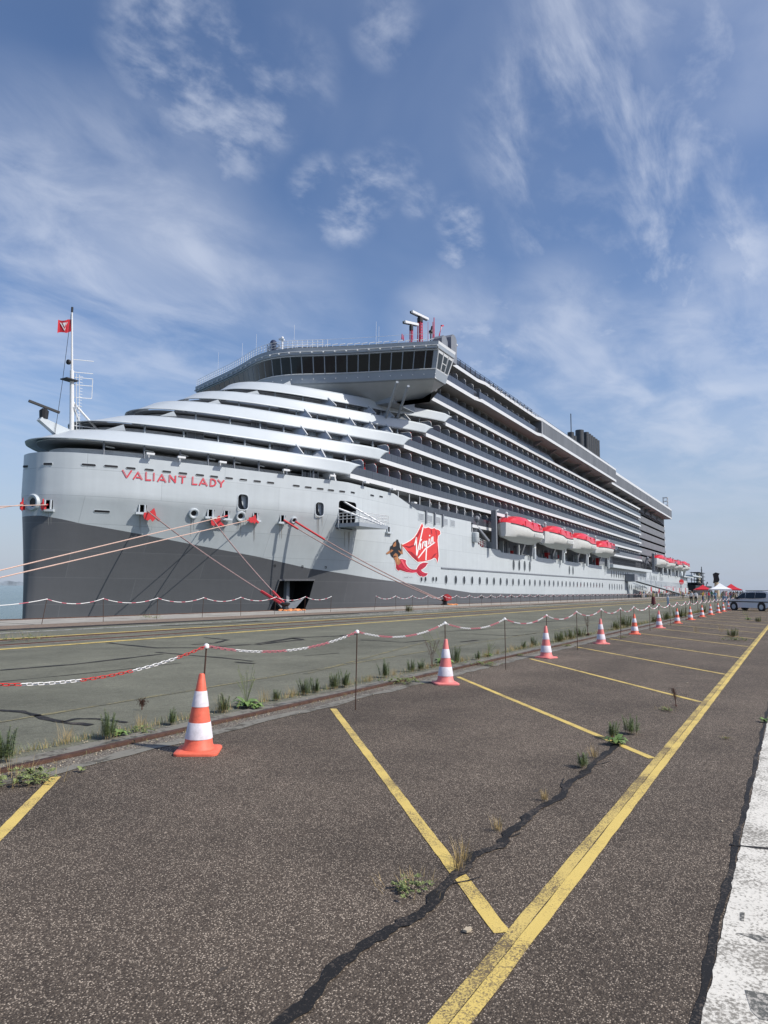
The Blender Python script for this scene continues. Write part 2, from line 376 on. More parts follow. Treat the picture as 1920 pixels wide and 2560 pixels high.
b = MB(); b.add([(-40000, -40000, -5), (40000, -40000, -5), (40000, 40000, -5), (-40000, 40000, -5)], [(0, 1, 2, 3)]); o = b.build('sea', M['sea']); o['kind'] = 'structure'
# far shore, low on the horizon to the left
b = MB(); rows = [[], [], []]
for i in range(121):
    a = TH + math.radians(16 + 26 * i / 120); R = 9000
    h = 18 + 20 * abs(math.sin(i * .31)) + random.uniform(0, 12); h *= min(1, i / 8)
    rows[0].append((R * math.cos(a), R * math.sin(a), -5.5)); rows[1].append((R * math.cos(a), R * math.sin(a), h)); rows[2].append(((R + 900) * math.cos(a), (R + 900) * math.sin(a), h * .8))
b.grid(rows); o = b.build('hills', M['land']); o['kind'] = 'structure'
# rails: near rail, crane rail pair far
def rail(name, y, w, h, label, m=None):
    b = MB(); b.box((-60, y - w / 2, .002), (500, y + w / 2, h)); o = b.build(name, m or M['rust']); return tag(o, label, 'rail')
rail('steel_rail', 6.13, .075, .035, 'rusty steel rail set in concrete beside the parking bays, weeds along it')
rail('steel_rail', 18.75, .12, .03, 'rusty rail beside the far yellow line across the apron')
rail('steel_rail', 20.3, .12, .03, 'rusty rail next to the second yellow line near the quay')
for y in (18.75, 20.3): sheet('rail_bed', -60, 500, y - .35, y + .35, .006, M['concrete'], jag=.06, seg=300)
def line(name, p, q, w, m, z=.008, wob=.0, seg=40):
    p = Vector((p[0], p[1], 0)); q = Vector((q[0], q[1], 0)); d = (q - p).normalized(); n = Vector((-d.y, d.x, 0)); rows = [[], []]
    for i in range(seg + 1):
        c = p.lerp(q, i / seg)
        rows[0].append(c - n * (w / 2 + random.uniform(-wob, wob)) + Vector((0, 0, z))); rows[1].append(c + n * (w / 2 + random.uniform(-wob, wob)) + Vector((0, 0, z)))
    b = MB().grid(rows); o = b.build(name, m); o['kind'] = 'structure'; return o
line('parking_line', (-20, 1.252), (160, 1.252), .068, M['yellow_old'], .005, .003, 900)
line('parking_line', (-20, 1.178), (160, 1.178), .070, M['yellow'], .005, .003, 900)
bay = [((8.10, 5.55), (3.37, 1.30)), ((3.95, 5.60), (-.8, 1.30))] + [((8.10 + 4.18 * i, 5.58), (3.37 + 4.12 * i, 1.30)) for i in range(1, 26)]
for p, q in bay: line('bay_line', p, q, .085, M['yellow'], .0035, .003, 60)
line('quay_line', (-60, 17.6), (400, 17.9), .27, M['yellow'], .008, .01, 400)
line('quay_line', (-60, 20.9), (400, 20.9), .24, M['yellow'], .010, .01, 400)
line('quay_line', (-60, 23.4), (400, 23.9), .22, M['white_line'], .008, .02, 400)
for x0, x1, y in ((38, 52, 24.4), (44, 60, 25.0), (30, 47, 22.6), (56, 74, 24.5), (60, 82, 22.8), (90, 110, 24.6), (95, 120, 22.9), (70, 88, 26.4), (120, 150, 24.5)):
    line('faded_line', (x0, y), (x1, y + .3), .25, M['white_line'], .013, .04, 60)
line('faded_line', (-5, 8.2), (40, 8.9), .07, M['yellow_faded'], .006, .02, 200)
line('faded_line', (11, 8.2), (22, 10.5), .08, M['yellow_faded'], .007, .02, 60)
# wide worn white crossing stripe, bottom right
sheet('crossing_stripe', -20, 60, -.6, .39, .004, M['white_mark'], jag=.006, seg=1200)
def seam(pts, w, z=.006, name='tar_seam', jit=.35, sub=8):
    P = [Vector((p[0], p[1], z)) for p in pts]; rows = [[], []]; n = 0
    for i in range(len(P) - 1):
        for k in range(sub):
            t = k / sub; c = P[i].lerp(P[i + 1], t); d = (P[i + 1] - P[i]).normalized(); q = Vector((-d.y, d.x, 0))
            n += 1; ph = pts[0][0] * 3; ww = w * (1 + jit * (.6 * math.sin(n * .55 + ph) + .5 * math.sin(n * 1.37 + ph * 2) + random.uniform(-.25, .25))) / 2; e = q * w * .2 * math.sin(n * .33 + ph)
            rows[0].append(c - q * ww + e); rows[1].append(c + q * ww * (1 + jit * .6 * math.sin(n * .9 + 1)) + e)
    o = MB().grid(rows).build(name, M['tar']); o['kind'] = 'structure'; return o
seam([(1.6, 1.82), (2.26, 1.76), (2.6, 1.79), (2.98, 1.81), (3.2, 1.74), (3.47, 1.73), (3.94, 1.78), (4.2, 1.80), (4.48, 1.73), (4.8, 1.76), (5.14, 1.76), (5.75, 1.71), (6.2, 1.75), (6.71, 1.73), (7.54, 1.74), (8.0, 1.73)], .066, .007, sub=12)
for pts, w in (([onZ(0, 1775), onZ(50, 1780), onZ(110, 1795), onZ(170, 1808), onZ(235, 1815)], .10), ([onZ(150, 1806), onZ(190, 1798), onZ(250, 1798), onZ(330, 1808)], .07),
               ([onZ(0, 1676), onZ(180, 1662), onZ(320, 1645), onZ(420, 1634)], .13), ([onZ(390, 1631), onZ(470, 1638), onZ(560, 1645), onZ(640, 1655)], .10),
               ([onZ(270, 1607), onZ(390, 1620), onZ(500, 1620), onZ(640, 1610)], .16), ([onZ(0, 1705), onZ(250, 1680), onZ(480, 1655)], .04),
               ([onZ(510, 1594), onZ(570, 1600), onZ(540, 1608), onZ(470, 1612)], .14), ([onZ(640, 1612), onZ(690, 1606), onZ(760, 1600), onZ(720, 1594)], .2),
               ([onZ(640, 1609), onZ(740, 1595), onZ(850, 1590), onZ(900, 1584)], .2), ([onZ(760, 1640), onZ(860, 1632)], .05), ([onZ(900, 1600), onZ(1010, 1606), onZ(1080, 1600)], .12),
               ([onZ(590, 1655), onZ(640, 1660)], .12), ([onZ(1150, 1605), onZ(1200, 1600)], .16), ([onZ(1100, 1580), onZ(1230, 1572), onZ(1320, 1570)], .12), ([onZ(1180, 1585), onZ(1280, 1590), onZ(1350, 1583)], .1),
               ([onZ(400, 1565), onZ(560, 1560), onZ(660, 1552)], .3), ([onZ(1280, 1560), onZ(1400, 1552), onZ(1500, 1550)], .2)):
    seam([(p.x, p.y) for p in pts], w)
for x, w in ((5.27, .035), (2.6, .02)):      # cracks across the white stripe
    seam([(x, .45), (x + .05, .2), (x - .03, 0), (x + .1, -.6)], w, .006)
seam([(-5, .415), (60, .415)], .035, .003, jit=.35, sub=900)

def stain(pts, m='stain'):
    v = [onZ(*p) for p in pts]; o = MB().add([(p.x, p.y, .0055) for p in v], [tuple(range(len(v)))]).build('stain', M[m]); o['kind'] = 'structure'
stain([(1862, 2478), (1900, 2484), (1960, 2496), (1960, 2560), (1900, 2552), (1878, 2530)]); stain([(1840, 2335), (1880, 2338), (1960, 2352), (1960, 2366), (1900, 2358), (1870, 2345)]); stain([(1850, 2283), (1862, 2284), (1860, 2306), (1850, 2304)])
# faint oil and tyre stains on the parking surface
M['oil'] = mat('faint_oil_stain', (.07, .056, .044), .8, var=.3, vs=30)
def oil_patch(px, py, rx, ry, seed):
    c = onZ(px, py); r_ = random.Random(seed); P = []
    for i in range(26): a = 2 * math.pi * i / 26; k = 1 + .3 * math.sin(a * 3 + seed) + r_.uniform(-.12, .12); P.append((c.x + rx * k * math.cos(a), c.y + ry * k * math.sin(a), .0022))
    o = MB().add(P, [tuple(range(26))]).build('oil_stain', M['oil']); o['kind'] = 'structure'
oil_patch(555, 2425, .03, .012, 4); oil_patch(1345, 1975, .09, .015, 7); oil_patch(1690, 1620, .35, .12, 2); oil_patch(1600, 1640, .2, .1, 5); oil_patch(1480, 1760, .05, .03, 9)

rs_ = random.Random(4)
for (x0, y0, dx, dy) in ((4.6, 1.75, .15, -.06), (5.9, 1.72, .4, .12), (6.9, 1.73, .25, -.1), (3.75, 1.75, .2, -.12)):   # hairline branches
    seam([(x0, y0), (x0 + dx * .4, y0 + dy * .6), (x0 + dx, y0 + dy)], .012, .0065, jit=.4, sub=6)
# ------------------------------------------------------------------ cruise ship
YC, BH, XB = 57.0, 15.3, 36.0
SY = YC - BH                                            # plane of the ship's side, 41.7
ship = empty('cruise_ship', (XB, YC, 0), 'long light grey and white cruise ship with red lifeboats moored at the quay', 'cruise ship')
def dense(T, n=14):
    P = [Vector((t[0], t[1], 0)) for t in T]; P = [Vector((T[1][0], -T[1][1], 0))] + P + [P[-1] * 2 - P[-2]]; o = []
    for i in range(1, len(P) - 2):
        a, b, c, d = P[i - 1:i + 3]
        for k in range(n):
            t = k / n
            o.append(.5 * ((2 * b) + (c - a) * t + (2 * a - 5 * b + 4 * c - d) * t * t + (3 * b - a - 3 * c + d) * t ** 3))
    o.append(P[-2]); out = []; lx = -1
    for v in o:
        x = max(v.x, lx + 1e-4); lx = x; out.append((x, max(0, min(BH, v.y))))
    out[0] = (0, 0)
    return out
import bisect
def interp(D, x):
    if x <= 0: return 0.0
    if x >= D[-1][0]: return D[-1][1]
    i = bisect.bisect_right(D, (x, 99)); a, b = D[i - 1], D[i]
    return a[1] + (b[1] - a[1]) * (x - a[0]) / (b[0] - a[0])
TT = dense([(0, 0), (.12, .95), (.55, 2.0), (2.0, 3.8), (5, 5.9), (8.5, 7.7), (13, 9.75), (17, 11.4), (21.5, 13.2), (24.5, 14.5), (27, 15.3)])
WT = dense([(0, 0), (.15, .35), (1.2, .9), (5, 2.3), (10, 4.4), (18, 8.0), (26, 11.3), (33, 13.8), (38, 15.0), (41, 15.3)])
def sblend(z): return min(1, max(0, (z + 2.0) / 11.5)) ** 1.25
def hb(x, z):
    s = sblend(z); dx = x - XB - .25 * (1 - s)
    if dx <= 0: return 0
    return interp(WT, dx) * (1 - s) + interp(TT, dx) * s
def march(px, py, f, t0=38, t1=150):
    d = ray(px, py); lo = None; t = t0
    while t < t1:
        p = C0 + d * t
        if f(p): lo = t - .5; break
        t += .5
    if lo is None: return C0 + d * (SY / d.y)
    hi = t
    for _ in range(14):
        m = (lo + hi) / 2
        if f(C0 + d * m): hi = m
        else: lo = m
    return C0 + d * hi
def hullp(px, py): return march(px, py, lambda p: p.x > XB and p.y >= YC - hb(p.x, p.z))
def hulln(p):
    e = .15; n = Vector(((hb(p.x + e, p.z) - hb(p.x - e, p.z)) / (2 * e), 1, (hb(p.x, p.z + e) - hb(p.x, p.z - e)) / (2 * e))); n = Vector((-n.x, -1, -n.z)); return n.normalized()
# ---- hull
ZTOP = [(0, 13.15), (73.2, 13.15), (79.2, 11.75), (96.7, 11.75), (96.76, 10.3), (97.6, 9.5), (98.9, 8.7), (100.7, 8.15), (108.6, 8.1), (109.4, 7.75), (123.0, 7.75), (123.9, 8.15),
        (127.6, 8.15), (128.4, 7.75), (141.6, 7.75), (142.5, 8.15), (146.3, 8.15), (147.1, 7.75), (160.4, 7.75), (161.3, 8.15), (165, 8.15), (166, 7.75), (180, 7.75), (181, 8.3), (240, 8.3), (338, 8.3)]
def ztop(x):
    for (a, b), (c, d) in zip(ZTOP, ZTOP[1:]):
        if a <= x <= c: return b + (d - b) * (x - a) / (c - a)
    return ZTOP[-1][1]
BND = [(hullp(px, py).x, hullp(px, py).z) for px, py in [(100, 1289), (200, 1309), (347, 1335), (501, 1365), (640, 1391), (771, 1421), (949, 1449), (1180, 1482)]] + [(135, .75), (240, .75), (400, .75)]
def zb(x):
    if x <= BND[0][0]: return BND[0][1]
    for (a, b), (c, d) in zip(BND, BND[1:]):
        if a <= x <= c: return b + (d - b) * (x - a) / (c - a)
    return .75
xs = sorted(set([round(XB + d[0], 3) for d in TT[::2]] + [round(XB + v, 3) for v in (.01, .02, .03, .05, .07, .1, .15, .2, .3, .4, .6, .8, 1.2, 1.6, 2.4, 3.2, 4)] + [XB + 27 + i * 1.5 for i in range(1, 12)] + [p[0] for p in ZTOP if p[0] > 60] + [x for x in range(85, 338, 6)]))
RL, RU = 12, 16
def column(x, sgn):
    z0 = zb(x); z1 = ztop(x); c = []
    zs = [-6 + (z0 + 6) * i / RL for i in range(RL)] + [z0 + (z1 - z0) * (i / RU) ** 1.1 for i in range(RU + 1)]
    for z in zs:
        s = sblend(z); xx = x + .25 * (1 - s) * max(0, 1 - (x - XB) / 30); c.append((xx, YC - sgn * (0 if x <= XB else hb(xx, z)), z))
    return c
colsN = [column(x, 1) for x in xs]; colsF = [column(x, -1) for x in xs if x > XB]
ring = list(reversed(colsF)) + colsN
b = MB(); nr = RL + RU + 1; vs = [v for c in ring for v in c]; nc = len(ring)
fs = []; ms = []
for i in range(nc - 1):
    for k in range(nr - 1): fs.append((i * nr + k, (i + 1) * nr + k, (i + 1) * nr + k + 1, i * nr + k + 1)); ms.append(1 if k < RL else 0)
mid = len(colsF)
for k, mm in ((nr - 1, 0), (0, 1)):                     # deck cap and bottom
    for i in range(mid):
        a = (mid + i) * nr + k; c = (mid + i + 1) * nr + k; d = (mid - i - 1) * nr + k; e = (mid - i) * nr + k
        f = (a, c, d) if i == 0 else (a, c, d, e)
        fs.append(f); ms.append(mm)
L = nc - 1; fs.append(tuple(list(range(nr)) + [L * nr + k for k in reversed(range(nr))])); ms.append(0)
b.v = vs; b.f = [list(f) for f in fs]; b.m = ms
hull = b.build('hull', [M['hull'], M['hulldark'], M['blk'], M['midgrey']], ship, smooth=50, world=True)
# ---- openings cut into the hull
def hbox(px0, py0, px1, py1, depth, cut, mi, r=.2, rot=None):
    """rounded rectangular cutter through the plating, seen between two pixels"""
    a = hullp(px0, (py0 + py1) / 2); c = hullp(px1, (py0 + py1) / 2); u = (c - a); w = u.length; u.z = 0; u.normalize()
    t = hullp((px0 + px1) / 2, py0).z; bo = hullp((px0 + px1) / 2, py1).z; m = (a + c) / 2; m.z = (t + bo) / 2; hgt = t - bo
    n = Vector((u.y, -u.x, 0)); pts = []
    for qx, qz, a0 in ((1, 1, 0), (-1, 1, 90), (-1, -1, 180), (1, -1, 270)):
        for k in range(5):
            an = math.radians(a0 + k * 22.5); pts.append(m + u * (qx * (w / 2 - r) + r * math.cos(an)) + Vector((0, 0, qz * (hgt / 2 - r) + r * math.sin(an))))
    if cut is not None:
        cut.mi = mi; cut.prism([p + n * 1.2 for p in pts], -n * (depth + 1.2))
    return m, u, n, w, hgt
cut = MB()
door = hbox(846, 1253, 890, 1325, 3.2, cut, 2, .35)
wins = [hbox(595, 1236, 620, 1274, 1.2, cut, 3, .35), hbox(789, 1256, 809, 1290, 1.0, cut, 3, .35)]
ports = [hbox(*q, 1.4, cut, 2, .05) for q in ((110, 1250, 132, 1273), (344, 1262, 366, 1281), (516, 1274, 535, 1292), (557, 1277, 574, 1296), (630, 1282, 646, 1300), (698, 1288, 713, 1305), (966, 1317, 975, 1330))]
apx = [(697, 1450), (786, 1450), (772, 1500), (764, 1519), (764, 1545), (664, 1545), (680, 1505)]
ap = [hullp(*p) for p in apx]; ap = [Vector((p.x, p.y, p.z)) for p in ap]
pn = (ap[1] - ap[0]).cross(Vector((0, 0, 1))).normalized(); plane = ap[0]
ap2 = [p - pn * ((p - plane).dot(pn)) for p in ap]
cut.mi = 2; cut.prism([p + pn * 3.0 for p in ap2], -pn * 7.0)
co = cut.build('cutter', [M['hull'], M['hulldark'], M['blk'], M['midgrey']])
md = hull.modifiers.new('b', 'BOOLEAN'); md.operation = 'DIFFERENCE'; md.object = co; md.solver = 'EXACT'; md.use_self = True; md.material_mode = 'INDEX'
dg = bpy.context.evaluated_depsgraph_get(); me = bpy.data.meshes.new_from_object(hull.evaluated_get(dg)); hull.modifiers.clear(); hull.data = me
bpy.data.objects.remove(co)
def part(b, name, m, smooth=False, parent=None, label=None):
    o = b.build(name, m, parent or ship, smooth=smooth, world=True)
    if parent is not None and parent is not ship: o.matrix_parent_inverse = Matrix.Translation(-Vector(ship.location))
    if label: o['label'] = label
    return o
def sub(b, name, m, parent, smooth=False):
    o = b.build(name, m, parent, smooth=smooth); o.matrix_parent_inverse = Matrix.Identity(4); return o
def frame_pts(m, u, w, h, r=.2):
    pts = []
    for qx, qz, a0 in ((1, 1, 0), (-1, 1, 90), (-1, -1, 180), (1, -1, 270)):
        for k in range(5):
            an = math.radians(a0 + k * 22.5); pts.append(m + u * (qx * (w / 2 - r) + r * math.cos(an)) + Vector((0, 0, qz * (h / 2 - r) + r * math.sin(an))))
    return pts
def ringmesh(outer, inner, n, t):
    b = MB(); b.grid([outer, [p + n * t for p in outer], [p + n * t for p in inner], inner], close=True); return b
for (m, u, n, w, h), nm, r in [(door, 'door_frame', .35)] + [(q, 'window_frame', .35) for q in wins]:
    o = part(ringmesh(frame_pts(m, u, w + .14, h + .14, r + .03), frame_pts(m, u, w, h, r), n, .03), nm, M['band'])
for (m, u, n, w, h) in wins:                            # folded-back shutter leaf inside each opening
    b = MB(); p = m - n * .45; b.prism([p + u * (.0) + Vector((0, 0, h * .5)), p + u * (w * .48) + Vector((0, 0, h * .5)), p + u * (w * .48) - Vector((0, 0, h * .5)), p + u * (.12 * w) - Vector((0, 0, h * .1))], -n * .05)
    part(b, 'shutter', M['hull'])
for (m, u, n, w, h) in ports:                           # roller fairleads: two upright rollers and a sill bar
    b = MB()
    b.tube([m + u * (w * .30) + n * .08 - Vector((0, 0, h / 2)), m + u * (w * .30) + n * .08 + Vector((0, 0, h / 2))], w * .11, 8)
    b.tube([m - u * (w * .36) + n * .08 - Vector((0, 0, h / 2)), m - u * (w * .36) + n * .08 + Vector((0, 0, h / 2))], w * .10, 8)
    q = m - Vector((0, 0, h / 2 + .12)); b.beam(q - u * (w * .75) + n * .15, q + u * (w * .75) + n * .15, .35, .2)
    part(b, 'roller_fairlead', M['band'], True)
for px, py, r in ((484, 1283, .48), (601, 1290, .5), (734, 1300, .34), (83, 1256, .7)):
    p = hullp(px, py); n = hulln(p)
    if px < 100: n = (n + Vector((-.7, 0, 0))).normalized()
    u = Vector((0, 0, 1)).cross(n).normalized(); v = n.cross(u)
    def circ(rr, off): return [p + n * off + (u * math.cos(a * math.pi / 12) + v * math.sin(a * math.pi / 12)) * rr for a in range(24)]
    b = MB(); b.grid([circ(r * 1.05, -.3), circ(r * 1.05, .12), circ(r * .95, .22), circ(r * .75, .22), circ(r * .55, .05), circ(r * .5, .02)], close=True)
    o = part(b, 'round_fairlead', M['band'], True)
    b = MB(); b.add(circ(r * .55, .04), [tuple(range(24))]); sub(b, 'fairlead_throat', M['blk'], o)
slots = [(172 * .3858, 760 + 1053 * .3858, .5)] + [(a * .3858, 760 + c * .3858, .62) for a, c in ((310, 1037), (575, 1043), (720, 1052), (848, 1065), (967, 1075), (1080, 1087), (1185, 1098), (1295, 1109), (1387, 1119), (1485, 1129), (1577, 1138))] + \
        [(440 + a * .446, 760 + c * .446, .62) for a, c in ((297, 977), (378, 986), (455, 994), (530, 1002), (674, 1019), (741, 1028), (808, 1036), (868, 1044), (931, 1051), (990, 1057), (1099, 1073), (1149, 1080))] + [(255, 1278.5, 1.6), (415, 1150, 0)][:1]
for px, py, hw in slots:
    p = hullp(px, py); n = hulln(p); u = Vector((0, 0, 1)).cross(n).normalized(); v = n.cross(u)
    if 200 < px < 300 and py < 1200: hw = .95
    if py > 1270: hw = 1.1
    def pill(g, off):
        q = []
        for s, a0 in ((1, -90), (-1, 90)):
            for k in range(7): an = math.radians(a0 + k * 30); q.append(p + n * off + u * (s * (hw / 2) + math.cos(an) * (.1 + g)) + v * math.sin(an) * (.1 + g))
        return q
    b = MB(); b.grid([pill(.03, -.05), pill(.03, .03), pill(.0, .03), pill(.0, .01)], close=True); o = part(b, 'mooring_slot', M['hull'])
    b = MB(); b.add(pill(0, .015), [tuple(range(14))]); b.build('slot_opening', M['blk'], o).matrix_parent_inverse = Matrix.Identity(4)
# ---- sloping white bands of the bow
XT = [65.6, 71.9, 77.8, 83.9, 90.0]
LOW = [(0.0, 14.4, 13.98), (4.1, 16.78, 16.72), (10.6, 19.42, 19.5), (17.0, 22.05, 22.32), (23.2, 24.7, 25.12)]
SLZ = [13.72, 16.5, 19.25, 21.95, 24.7]
TOP = [(3.3, 15.75, 15.46), (8.6, 18.25, 18.1), (13.8, 20.95, 20.85), (19.6, 23.48, 23.55), (25.4, 26.1, 26.4)]
ZS = [13.96, 16.76, 19.5, 22.2, 24.97, 27.6]
tb = sorted(set([0, .012, .03, .06, .1, .2, .35, .55, .8, 1.2, 1.6] + [1.9 + i * 1.1 for i in range(23)] + [26.4, 27]))
def bandpt(sh, zf, zt, xend, dx, side=1, dz=0):
    x0 = XB + sh; f = dx / 27; return Vector((x0 + f * (xend - x0), YC - side * interp(TT, dx), zf + (zt - zf) * f ** 2 + dz))
NR = 7
def band(k):
    sl, zl, zls = LOW[k]; st, zt, zts = TOP[k]; rows = []
    for r in range(NR + 1):
        f = r / NR; fx = f ** .85
        sh = sl + (st - sl) * fx; za = zl + (zt - zl) * f; zbk = zls + (zts - zls) * f; xe = XT[k] - 2.5 * (1 - f) ** .65
        xc = XT[k] - 2.6; ext = [Vector((xc + (xe - xc) * e / 4, SY, zbk)) for e in (1, 2, 3, 4)]; exf = [Vector((p.x, 2 * YC - p.y, p.z)) for p in ext]
        rows.append(list(reversed(exf)) + [bandpt(sh, za, zbk, xc, d, -1) for d in reversed(tb[1:])] + [bandpt(sh, za, zbk, xc, d, 1) for d in tb] + ext)
    b = MB(); b.grid(rows); o = part(b, 'bow_deck_band', M['band'], 30)
    s = o.modifiers.new('s', 'SOLIDIFY'); s.thickness = .09; s.offset = 0
    return o
for k in range(5): band(k)
# deck plates (slabs), one per level; white edge, grey underside
def plate(name, outline, z0, z1, zfun=None):
    n = len(outline); b = MB(); lo = []; hi = []
    for p in outline: dz = zfun(p) if zfun else 0; lo.append((p[0], p[1], z0 + dz)); hi.append((p[0], p[1], z1 + dz - (.42 if zfun and abs(dz) > 1e-6 else 0)))
    b.v = lo + hi
    h = n // 2                                          # outline is symmetric: quad strips between the two sides
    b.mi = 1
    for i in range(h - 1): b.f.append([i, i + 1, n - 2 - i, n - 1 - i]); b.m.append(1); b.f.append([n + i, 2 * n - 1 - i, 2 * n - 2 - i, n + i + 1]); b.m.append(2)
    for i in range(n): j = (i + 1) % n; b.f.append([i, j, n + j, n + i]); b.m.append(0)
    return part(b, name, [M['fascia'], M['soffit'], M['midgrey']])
XE1 = 232.8; XE2 = 294.0; SY2 = 43.6
def sideline(k, y):                                     # plan of a deck edge from bow to stern
    sl, zl, zls = LOW[k]; xe = XT[k] - 2.6
    pts = [bandpt(sl, 0, 0, xe, d) for d in tb]; pts = [(p.x + .75 * (1 - d / 27) + .25, min(p.y + .12 + .5 * min(1, d / 3), YC), 0) for p, d in zip(pts, tb)]
    pts.append((xe + .4, y, 0)); pts.append((XE1, y, 0)); return pts
for k in range(5):
    sl, zl, zls = LOW[k]; P = sideline(k, SY)
    out = P + [(p[0], 2 * YC - p[1], 0) for p in reversed(P)]
    xf = XB + sl; xe = XT[k] - 2.6
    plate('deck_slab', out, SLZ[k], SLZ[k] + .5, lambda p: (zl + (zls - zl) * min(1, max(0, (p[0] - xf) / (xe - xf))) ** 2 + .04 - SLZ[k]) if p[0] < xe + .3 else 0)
def rectplate(name, x0, x1, y, z0, z1, cham=0):
    P = [(x0 + cham, y, 0), (x1, y, 0)]; out = P + [(p[0], 2 * YC - p[1], 0) for p in reversed(P)]
    return plate(name, out, z0, z1)
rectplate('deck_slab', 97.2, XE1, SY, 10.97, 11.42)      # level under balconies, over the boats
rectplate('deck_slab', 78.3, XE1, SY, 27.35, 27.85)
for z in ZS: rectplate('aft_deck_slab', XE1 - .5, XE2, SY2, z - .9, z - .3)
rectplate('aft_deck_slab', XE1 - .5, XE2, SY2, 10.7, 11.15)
# upper deck edges: stepped out over the side
def edge(name, pts, z0, z1, inner=47, m=None):          # pts: (x, y) outline of the near edge; mirrored on the far side
    P = [(x, y, 0) for x, y in pts]; out = P + [(p[0], 2 * YC - p[1], 0) for p in reversed(P)]
    return plate(name, out, z0, z1)
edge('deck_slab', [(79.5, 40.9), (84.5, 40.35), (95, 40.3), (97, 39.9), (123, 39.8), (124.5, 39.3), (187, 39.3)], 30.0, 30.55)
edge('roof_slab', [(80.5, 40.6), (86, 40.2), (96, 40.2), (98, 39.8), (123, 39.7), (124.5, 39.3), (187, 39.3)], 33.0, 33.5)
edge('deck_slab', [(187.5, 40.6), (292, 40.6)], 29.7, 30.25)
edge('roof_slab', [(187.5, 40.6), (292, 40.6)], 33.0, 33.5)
# side panels of the overhanging top box
b = MB(); b.box((124.5, 39.34, 30.55), (187, 39.5, 33.0)); b.box((124.3, 39.34, 30.55), (124.5, 47, 33.0)); part(b, 'overhang_panel', M['panel'], label='long grey panelled side of the overhanging top deck')
b = MB(); b.box((187.5, 40.64, 30.25), (292, 40.8, 33.0)); b.box((291.8, 40.64, 30.25), (292, 75, 33.0)); part(b, 'overhang_panel', M['panel'])
b = MB(); b.box((124.42, 39.28, 30.5), (124.6, 39.36, 33.05)); b.beam((124.5, 39.3, 33.0), (122.3, 41.5, 33.3), .25, .25); b.beam((124.5, 39.3, 30.4), (122.3, 41.5, 30.4), .2, .2); part(b, 'corner_trim', M['fascia'])
# inner walls, one per level, set back behind the balconies
def core(k, z0, z1, inset=1.9):
    sl = LOW[min(k + 1, 4)][0] if k < 4 else 31; xe = XT[min(k + 1, 4)] if k < 4 else 100
    x0 = XB + sl + inset + (0 if k < 5 else 2); P = []
    for d in tb: 
        f = d / 27; P.append((x0 + f * (xe - x0), YC - max(0, interp(TT, d) * (BH - inset) / BH)))
    P.append((XE2 - 1.5, YC - BH + inset))
    rows = []
    for z in (z0, z1): rows.append([(x, y, z) for x, y in reversed(P)][:-1] + [(x, 2 * YC - y, z) for x, y in P])
    b = MB(); b.grid(rows); b.box((XE2 - 1.6, YC - BH + inset, z0), (XE2 - 1.5, YC + BH - inset, z1));
    o = part(b, "cabin_wall", [M['wall'], M['bowwall']]); o.data.polygons.foreach_set('material_index', [1 if p.center.x < XT[min(k + 1, 4)] - 3 else 0 for p in o.data.polygons]); return o  # bow faces get the grey lightened for bounce light
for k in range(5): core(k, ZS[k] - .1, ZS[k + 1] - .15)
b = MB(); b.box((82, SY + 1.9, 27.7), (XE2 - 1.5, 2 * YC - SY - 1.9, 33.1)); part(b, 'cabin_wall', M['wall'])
b = MB(); P = [bandpt(TOP[4][0] + .2, 26.12, 26.2, XT[4], d, 1) for d in tb]; b.grid([[p + Vector((0, .1, 0)) for p in P[1:]], [Vector((p.x, 2 * YC - p.y - .1, p.z)) for p in P[1:]]]); part(b, 'forward_roof', M['band'])
# lowest ring: between the bulwark and the first band
b = MB(); P = []
for d in tb: P.append((XB + 2.2 + d / 27 * (66 - XB - 2.2), YC - interp(TT, d) * .87))
P += [(97, YC - BH + 1.9), (XE2 - 1.5, YC - BH + 1.9)]
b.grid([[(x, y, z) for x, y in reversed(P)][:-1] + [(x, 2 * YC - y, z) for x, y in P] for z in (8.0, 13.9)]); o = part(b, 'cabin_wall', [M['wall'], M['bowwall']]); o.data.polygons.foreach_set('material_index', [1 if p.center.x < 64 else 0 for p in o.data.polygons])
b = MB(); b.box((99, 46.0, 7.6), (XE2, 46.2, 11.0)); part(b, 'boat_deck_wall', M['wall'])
# glass balustrades
for k in range(5):
    b = MB(); x0 = XT[k] - 2.0; b.box((x0, SY + .02, ZS[k] + .2), (XE1, SY + .08, ZS[k] + 1.17)); part(b, 'balustrade', M['balus'])
b = MB(); b.prism([(75.5, SY + .02, 12.5), (79.5, SY + .02, 11.6), (97.5, SY + .02, 11.6), (97.5, SY + .02, 11.4), (XE1, SY + .02, 11.4), (XE1, SY + .02, 12.45), (75.5, SY + .02, 12.45 + .1)], (0, .06, 0)); part(b, 'balustrade', M['balus'])
b = MB(); b.box((79.4, SY + .02, 27.8), (136, SY + .08, 28.8)); b.grid([[(136, SY + .02, 27.85), (140, SY + .02, 27.85)], [(136, SY + .02, 28.8), (140, SY + .02, 27.9)]]); part(b, 'balustrade', M['balus'])
b = MB(); b.box((84, 40.4, 30.5), (96, 40.46, 31.5)); b.box((96, 39.95, 30.5), (124.3, 40.01, 31.5)); part(b, 'balustrade', M['balus'])
for z in [11.45] + [q - .3 for q in ZS[:5]]:
    b = MB(); b.box((XE1, SY2 + .02, z), (XE2, SY2 + .08, z + .98)); part(b, 'balustrade', M['balus'])
